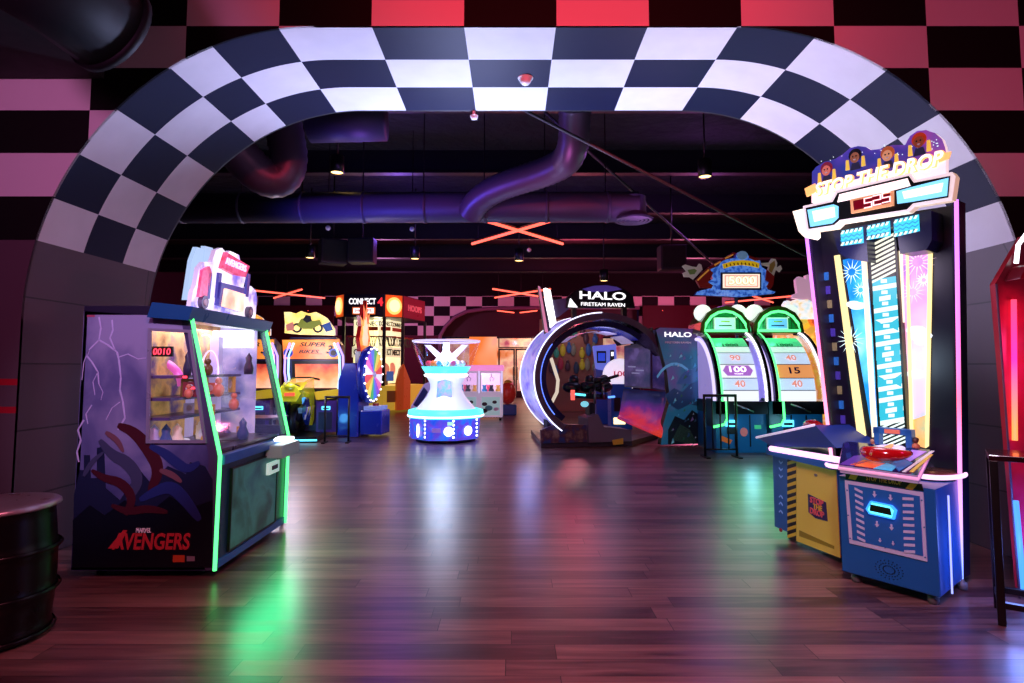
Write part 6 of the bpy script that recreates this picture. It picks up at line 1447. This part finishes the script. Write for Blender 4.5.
# ---------------------------------------------------------------- green drum wheel games
DW = .90
def drum(dx, num, lab, box):
    fr = Fr(3.63 + dx, 9.45, 0)
    t = thing('drum_wheel_game', lab, 'arcade machine', fr, 'green drum wheel games side by side')
    x0_, x1_ = -.42, .42; R_ = 1.02; zc = .83; yc = 1.0        # quarter drum bulging to the player
    zk = 1.13
    def qa(r, n=14, A=0., Bq=PI / 2): return [(yc - r * math.cos(A + (Bq - A) * k / n), zc + zk * r * math.sin(A + (Bq - A) * k / n)) for k in range(n + 1)]
    P1 = qa(R_); fx0, fx1 = x0_ + .10, x1_ - .17
    def strip(pts, xa, xb_, mm, m): n = len(pts); m.add([(xa, a, b_) for a, b_ in pts] + [(xb_, a, b_) for a, b_ in pts], [(k, k + 1, n + k + 1, n + k) for k in range(n - 1)], mm, True)
    cols = [em('drum_white', (.9, .95, 1), 1.05), mat('drum_sky_print', 'c4dcfa', .3, emit=.9), mat('drum_mint_print', 'd0f4ec', .3, emit=.9)]
    m = MB()
    bands = [(0.0, .16, cols[0]), (.16, .34, cols[1]), (.34, .56, box), (.56, .78, cols[1]), (.78, .92, cols[2]), (.92, 1.2, mat('drum_green_print', '50d090', .3, emit=.7))]
    for a, b_, mm in bands: strip(qa(R_ - .05, 5, a, b_ - .012), fx0, fx1, mm, m); strip(qa(R_ - .05, 1, b_ - .012, b_), fx0, fx1, mat('drum_grey_line', '6878a8', .3), m)
    m.build('number_drum', t)
    m = MB()
    def lab_(txt, a, h, mm, w=.3):
        cy_, cz_ = yc - (R_ - .045) * math.cos(a), zc + zk * (R_ - .045) * math.sin(a); Bq = Ba(((fx0 + fx1) / 2, cy_, cz_), (1, 0, 0), (0, math.sin(a), math.cos(a))); MB().text(txt, Bq, 0, 0, w, h, mm, .02, 0, .006, 0).build('drum_number', t)
    pl = mat('violet_plaque_print', 'b070d8', .3, emit=.75)
    if num == '100':
        a = .45; cy_, cz_ = yc - (R_ - .047) * math.cos(a), zc + zk * (R_ - .047) * math.sin(a); Bq = Ba(((fx0 + fx1) / 2, cy_, cz_), (1, 0, 0), (0, math.sin(a), math.cos(a))); m.plate([(-.24, 0), (-.18, .09), (.18, .09), (.24, 0), (.18, -.09), (-.18, -.09)], Bq, -.003, .006, pl); m.text(num, Bq, 0, .02, .27, .1, WHT, .02, 0, .006, .006); m.text('TICKETS', Bq, 0, -.06, .14, .02, WHT, .01, 0, .004, .006)
    else: lab_(num, .45, .11, mat('navy_figure', '283080', .3), .17)
    lab_('40', .25, .11, mat('salmon_figure', 'f0a090', .3, emit=.7), .17); lab_('90' if num == '100' else '40', .67, .11, MC['salmon_figure'], .17); lab_('1000', .95, .07, mat('green_figure', '208050', .3, emit=.2), .26)
    if m.V: m.build('number_plaque', t)
    # side discs, rims, clear side glass
    m = MB()
    for x, w_ in ((x0_, .05), (x1_ - .05, .05)):
        o_ = qa(R_ + .02); i_ = qa(R_ - .06); n = len(o_); V = []
        for xx in (x, x + w_):
            V += [(xx, a, b_) for a, b_ in o_] + [(xx, a, b_) for a, b_ in i_]
        F = []
        for k in range(n - 1):
            F += [(k, k + 1, n + k + 1, n + k), (2 * n + k, 2 * n + k + 1, 3 * n + k + 1, 3 * n + k), (k, k + 1, 2 * n + k + 1, 2 * n + k), (n + k, n + k + 1, 3 * n + k + 1, 3 * n + k)]
        MB().add(V, F, mat('gloss_black_rim', '08080c', .2, coat=.5)).build('drum_rim', t)
    m = MB()
    for x in (x0_ + .01, x1_ - .06): MB().tube([(x + (.07 if x < 0 else -.01), a, b_) for a, b_ in qa(R_ + .0)], .016, N_GREEN if x < 0 else N_WHITE, 6).build('arc_light', t)
    MB().tube([(x0_ + .0, a, b_) for a, b_ in qa(R_ - .12)], .03, em('lilac_arc_light', (.7, .6, 1), 1.3), 6).build('arc_light', t)
    fan = [(yc, zc)] + qa(R_ - .07)
    m = MB(); m.plate([(-a, b_) for a, b_ in fan], left(x0_ + .02), -.02, 0, mat('lilac_side_light', 'b0a0e8', .3, emit=.5)); m.build('side_disc', t)
    m = MB(); n = len(P1); strip(qa(R_ - .02), fx1, x1_ - .05, glass('side_strip_glass', (.85, .85, 1.), .15), m); strip(qa(R_ - .30), fx1, x1_ - .05, mat('lilac_strip', '9080d0', .3, emit=.6), m); m.build('side_glass', t)
    # hood
    m = MB(); hz = zc + zk * R_ - .02; prof = [(x0_ - .02, hz - .02), (x0_ + .01, hz + .16), (x0_ + .12, hz + .33), (x0_ + .28, hz + .42), (0.0, hz + .45), (x1_ - .28, hz + .42), (x1_ - .12, hz + .33), (x1_ - .01, hz + .16), (x1_ + .02, hz - .02)]
    Bh_ = front(.72); inn = [(x0_ + .06, hz + .02), (x0_ + .09, hz + .14), (x0_ + .18, hz + .26), (x0_ + .3, hz + .33), (0, hz + .35), (x1_ - .3, hz + .33), (x1_ - .18, hz + .26), (x1_ - .09, hz + .14), (x1_ - .06, hz + .02)]
    m.holed(prof, inn, Bh_, -.75, 0, mat('olive_green_hood', '4a5a22', .3, coat=.4)); m.build('hood', t, .01)
    m = MB(); m.plate(inn, front(.86), -.3, 0, mat('deep_green_panel', '0a8040', .3, emit=.35)); 
    for k in range(9): x = x0_ + .14 + k * .07; m.rect(x, hz + .03, x + .01, hz + .24, front(.86), 0, .01, mat('dark_green_slat', '045028', .4))
    m.build('hood_panel', t)
    m = MB(); m.tube([(a, .71, b_) for a, b_ in inn], .022, N_GREEN, 8, True); m.build('hood_neon', t)
    m = MB(); m.rect(-.16, hz + .04, .20, hz + .25, front(.80), -.05, 0, mat('light_frame', 'd8f0e8', .3, emit=.5)); m.rect(-.14, hz + .06, .18, hz + .23, front(.80), 0, .006, mat('pale_mint_screen', 'b0f0d8', .3, emit=.9) if num == '100' else mat('pale_blue_screen', '70a8f0', .3, emit=.8)); m.rect(-.05, hz + .17, .10, hz + .19, front(.80), .006, .009, YEL); m.rect(-.09, hz + .1, .13, hz + .12, front(.80), .006, .009, MC['navy_figure'] if 'navy_figure' in MC else INK); m.build('hood_screen', t)
    for x in (x0_ + .11, x1_ - .12): MB().sphere((x, .96, hz + .34), .15, mat('milky_dome_light', 'e8fff0', .3, emit=1.), (1, 1, 1), 16, 10).build('dome_light', t)
    # lower cabinet
    CBL = mat('petrol_blue_cabinet', '1a78b4', .35)
    light('POINT', (fr.o.x - .1, fr.o.y - .5, .45), (.3, .75, 1), 5, .1)  # added blue point, no fixture; brightens the lower cabinet front
    m = MB(); m.box(x0_ + .04, x1_ + .02, .22, 1.15, .0, .62, CBL); m.build('lower_cabinet', t, .01)
    m = MB(); m.box(x0_ + .02, x1_ + .0, .12, 1.1, .62, .82, mat('black_tray', '0c0e14', .3)); m.tube([(x0_ + .3, .1, .78), (x0_ + .45, .05, .72), (x0_ + .6, .08, .66)], .014, STEEL, 6); m.build('tray', t)
    Bq = front(.22); m = MB(); m.rect(x0_ + .34, .1, x0_ + .36, .6, Bq, 0, .006, INK); m.rect(x0_ + .58, .1, x0_ + .60, .6, Bq, 0, .006, INK)
    m.rect(x0_ + .20, .42, x0_ + .38, .52, Bq, 0, .03, N_CYAN); m.rect(x0_ + .22, .44, x0_ + .36, .48, Bq, .03, .035, INK); m.rect(x0_ + .22, .30, x0_ + .36, .40, Bq, 0, .01, INK)
    m.ellipse(x0_ + .49, .33, .06, .07, Bq, 0, .01, mat('coral_badge', 'e08080', .3, emit=.2), 14); m.plate([(x0_ + .1, .2), (x0_ + .26, .14), (x0_ + .3, .2), (x0_ + .14, .27)], Bq, 0, .01, mat('orange_logo_print', 'e07030', .3, emit=.2)); m.rect(x0_ + .66, .38, x0_ + .76, .44, Bq, 0, .02, mat('green_reader', '40c080', .3, emit=.5))
    m.build('door_panel', t)
    m = MB(); lp = [(x0_ + .04, .86), (x0_ + .18, .84), (x0_ + .19, .55), (x0_ + .14, .46), (x0_ - .04, .42)]; m.tube([(a, .1, b_) for a, b_ in lp], .02, N_GREEN, 8); m.plate([(x0_ - .04, .86)] + lp, front(.12), -.3, 0, mat('teal_cheek', '0c4a50', .3)); m.build('neon_cheek', t)
    light('POINT', (fr.o.x - .1, fr.o.y + .55, hz + .1), (.1, 1, .45), 3, .06)
    return hz
SAL = mat('drum_orange_print', 'f0a060', .3, emit=.8)
hz = drum(0, '100', 'green-hooded drum wheel game showing 100 on a violet plaque', cols_ := em('drum_white', (.9, .95, 1), 1.05))
drum(DW, '15', 'green-hooded drum wheel game showing 15 on an orange band, partly behind the drop tower', SAL)
light('AREA', (3.75, 9.25, .75), (.08, 1, .3), 4, .9, (3.1, 6, .0), size_y=.5)
# jackpot sign on its pole
f = Fr(atY(736, 280, 11.2).x, 11.2, 0)
t = thing('jackpot_sign', 'blue shield-shaped sign lit with 5000 on a pole above the green wheel games', 'sign', f)
Bj = front(-.05)
def j(pts): return f.uvs([(a, b_) for a, b_ in pts], Bj)
GB = art('blue_glitter_print', ['102a70', '2050b0', '5a90e8', '183a90'], 16, .7, detail=3)
sx = lambda a: 680 + a / 8.533; sy = lambda b_: 245 + b_ / 8.533
def jj(L): return j([(sx(a), sy(b_)) for a, b_ in L])
m = MB()
m.plate(jj([(130, 425), (150, 395), (240, 375), (285, 345), (235, 315), (280, 290), (260, 205), (330, 180), (360, 130), (470, 110), (490, 65), (530, 52), (575, 70), (590, 110), (680, 125), (700, 190), (740, 215), (735, 290), (765, 320), (735, 350), (750, 380), (815, 400), (800, 415), (640, 432), (500, 445), (300, 435)]), Bj, -.12, 0, GB, DBLUE); m.build('shield_board', t)
MR = mat('maroon_wing', '701818', .35, emit=.12); GD = mat('gold_strip', 'c89040', .3, emit=.35)
m = MB(); m.plate(jj([(135, 300), (230, 200), (280, 240), (235, 320), (275, 350), (265, 372), (170, 365)]), Bj, -.05, .03, MR); m.plate(jj([(735, 210), (800, 270), (790, 340), (770, 375), (735, 360), (755, 320), (725, 300)]), Bj, -.05, .03, MR); m.plate(jj([(240, 190), (460, 60), (478, 75), (350, 145), (260, 205)]), Bj, -.06, .01, MR); m.plate(jj([(590, 90), (690, 130), (640, 135), (585, 110)]), Bj, -.06, .01, MR)
m.plate(jj([(140, 300), (235, 210), (245, 218), (150, 308)]), Bj, .03, .04, GD); m.plate(jj([(290, 165), (340, 140), (345, 150), (295, 180)]), Bj, .01, .03, GD); m.plate(jj([(380, 110), (450, 78), (450, 90), (385, 122)]), Bj, .01, .03, GD); m.build('maroon_wing', t)
m = MB(); ar = [(360, 165), (440, 140), (530, 130), (620, 140), (672, 158), (668, 198), (600, 182), (520, 172), (440, 182), (372, 204)]; m.plate(jj(ar), Bj, 0, .03, mat('yellow_banner', 'e8c820', .35, emit=.35))
for k in range(9): a = 385 + k * 32; b_ = 163 + abs(k - 4) ** 2 * 1.0; m.plate(jj([(a, b_ - 10), (a + 9, b_ - 12), (a + 16, b_ + 8), (a + 6, b_ + 10)]), Bj, .03, .036, mat('banner_mark', '8a4a10', .4))
m.ellipse(*jj([(527, 90)])[0], .1, .08, Bj, 0, .04, mat('steel_blue_boss', '6a98c0', .3, emit=.3), 16); m.build('banner', t)
m = MB(); m.plate(jj([(345, 235), (690, 235), (690, 385), (345, 385)]), Bj, 0, .02, mat('navy_bezel', '141c50', .3)); m.plate(jj([(362, 250), (676, 250), (676, 368), (362, 368)]), Bj, .02, .03, em('cream_screen', (1, .80, .66), 1.15)); m.holed(jj([(378, 262), (660, 262), (660, 358), (378, 358)]), jj([(384, 268), (654, 268), (654, 352), (384, 352)]), Bj, .03, .034, mat('coral_line', 'f08068', .3, emit=.6))
l_, v_ = jj([(405, 305)])[0]; r_, _ = jj([(640, 305)])[0]; m.text('5000', Bj, (l_ + r_) / 2, v_, r_ - l_, .17, mat('tan_figure', 'd89060', .3, emit=.5), .05, 0, .01, .034); m.text('5000', Bj, (l_ + r_) / 2, v_, (r_ - l_) * .97, .15, em('yellow_white_figure', (1, .95, .62), 1.6), .01, 0, .014, .044); m.build('jackpot_screen', t)
WE = mat('pale_outline_board', 'c0c8c0', .35, emit=.12); GC = mat('moss_green_print', '6a8a50', .4, emit=.1)
m = MB(); m.plate(jj([(25, 175), (50, 162), (110, 180), (150, 185), (170, 155), (190, 165), (200, 205), (150, 260), (120, 290), (90, 270), (40, 268), (30, 235), (60, 220)]), Bj, -.08, -.05, WE); m.plate(jj([(70, 210), (130, 200), (150, 215), (130, 245), (90, 250)]), Bj, -.05, -.04, GC); m.build('side_cutout', t); m = MB()
m.plate(jj([(700, 150), (770, 145), (790, 112), (825, 115), (840, 150), (835, 190), (870, 168), (882, 200), (860, 228), (830, 205), (800, 290), (780, 270), (755, 230), (765, 180), (705, 165)]), Bj, -.08, -.05, WE); m.plate(jj([(775, 160), (815, 130), (822, 170), (790, 235), (768, 215)]), Bj, -.05, -.04, mat('olive_print', '8a7a40', .4, emit=.1)); m.build('side_cutout', t)
m = MB(); zl = jj([(530, 440)])[0][1]; m.tube([(0, .02, .02), (0, .02, zl + .2)], .035, mat('blue_grey_pole', '5a78a0', .35, .4), 10); m.box(-.2, .2, -.1, .25, 0, .03, BLACK); m.build('pole', t)
light('POINT', (f.o.x, f.o.y - .7, 2.7), (1, .8, .6), 3, .1)
# pink topped game at the right, behind
f = Fr(atY(808, 300, 12).x, 12, 0)
t = thing('cartoon_topped_game', 'bright yellow-orange game with a pale pink cut-out topper, behind the green wheels', 'arcade machine', f)
Bk = front(0)
def k_(pts): return f.uvs(pts, Bk)
kx = lambda L: k_([(780 + a / 8.533, 270 + b_ / 8.533) for a, b_ in L])
m = MB(); m.plate(kx([(110, 240), (115, 210), (150, 195), (140, 130), (135, 80), (160, 55), (200, 65), (225, 85), (220, 45), (240, 38), (300, 60), (340, 160), (340, 280), (200, 270), (150, 245)]), Bk, -.1, 0, mat('pale_pink_cutout', 'd8a8c8', .4, emit=.5)); m.build('topper', t)
m = MB(); m.plate(kx([(40, 290), (60, 260), (100, 270), (140, 250), (190, 255), (230, 250), (280, 280), (400, 270), (400, 420), (60, 420)]), Bk, -.15, .02, art('icy_header_print', ['3a80c0', 'a0e0f0', 'ffffff', 'ffe0a0', '60c0e0'], 8, .8, detail=3)); m.build('header', t)
m = MB(); m.plate([(a, max(b_, .0)) for a, b_ in kx([(50, 330), (90, 320), (400, 320), (400, 1600), (50, 1600)])], Bk, -.6, .0, art('cartoon_print', ['f8f0d0', 'f0c850', 'f09040', 'fff8e8', '70c0d0'], 4, .75, detail=2)); 
for a, b_, r, c in ((180, 345, .06, 'e04030'), (285, 430, .12, 'e06030'), (200, 440, .16, 'f0d050'), (250, 500, .12, 'f0b040')): u, v = kx([(a, b_)])[0]; m.ellipse(u, v, r, r, Bk, .0, .01, mat('dot_print_' + c, c, .4, emit=.5), 14)
m.build('cabinet', t)
light('POINT', (f.o.x, f.o.y - .6, 2.0), (1, .85, .7), 5, .1)
# ================================================================== lighting of the place
wd = bpy.data.worlds.new('world'); SC.world = wd; wd.use_nodes = True
wd.node_tree.nodes['Background'].inputs[0].default_value = (.10, .04, .22, 1); wd.node_tree.nodes['Background'].inputs[1].default_value = .05
# red and violet wash lamps of the lobby, under its ceiling
light('SPOT', (.3, .9, 3.6), (1, .05, .09), 520, .12, (.3, 4.1, 4.3), 85, .9)
light('SPOT', (-2.6, 1.2, 3.2), (.75, .2, .55), 170, .12, (-3.6, 4.1, 2.8), 95, 1)
light('SPOT', (2.6, 1.0, 3.4), (.95, .1, .22), 125, .12, (3.4, 4.1, 3.6), 95, 1)
light('SPOT', (.2, .5, 3.6), (1, .2, .3), 520, .3, (0, 3.2, 0), 110, 1)
# added blue-white spots lighting the arch in place of machine glow
light('SPOT', (-.4, 6.6, 1.9), (.5, .56, 1), 720, .1, (-.2, 4.6, ztop), 120, .8)
light('SPOT', (1.5, 6.3, 1.6), (.75, .65, 1), 240, .1, (2.6, 4.7, 3.2), 110, .8)
# hall: added violet, blue and red wash without fixtures
light('POINT', (-2.5, 13, 4.4), (.22, .1, 1), 60, .3)
light('POINT', (4, 12, 4.4), (.5, .12, .8), 45, .3)
light('POINT', (2.2, 21, 3.2), (1, .08, .2), 330, 1.0)
light('POINT', (-5, 23, 3.6), (.85, .3, .75), 260, .3)
light('POINT', (7, 23, 3.6), (1, .2, .4), 330, .3)
light('POINT', (1.0, 28.2, 2.4), (1, .75, .6), 60, .3)
light('SPOT', (-1.2, 1.0, 3.3), (.72, .62, 1), 330, .12, (-2.5, 4.0, 1.25), 26, .7)  # added lobby spot, brightens the coin pusher's side art
light('SPOT', (-3.0, 8.0, 2.6), (.12, .1, 1), 140, .2, (-1.8, 9.0, 3.75), 140, 1)
light('SPOT', (.2, 7.2, 2.8), (.8, .2, .6), 40, .2, (.6, 7.8, 3.9), 140, 1)
light('SPOT', (1.0, .8, 3.3), (.9, .8, 1), 230, .12, (2.2, 4.1, .4), 26, .7)  # added lobby spot, lifts the drop tower's yellow side cabinet
light('SPOT', (2.2, 2.4, 2.6), (1, .4, .6), 120, .1, (-3.2, 4.8, 2.7), 50, 1)  # added pink spot tinting the left side of the arch
light('SPOT', (-1.5, 7.6, 3.0), (.3, .12, .8), 90, .3, (-1.5, 7.9, 5), 150, 1)
light('SPOT', (2.0, 8.5, 3.2), (.45, .15, .6), 60, .3, (2.2, 8.9, 5), 150, 1)
light('SPOT', (1.0, 13.5, 3.2), (.35, .15, .8), 60, .3, (1.0, 14, 5), 150, 1)
light('SPOT', (-2.4, 7.6, 4.6), (.3, .16, 1), 260, .15, (-1.6, 7.2, 0), 75, 1)
light('SPOT', (2.0, 8.0, 4.6), (.45, .15, 1), 150, .15, (1.4, 7.0, 0), 75, 1)
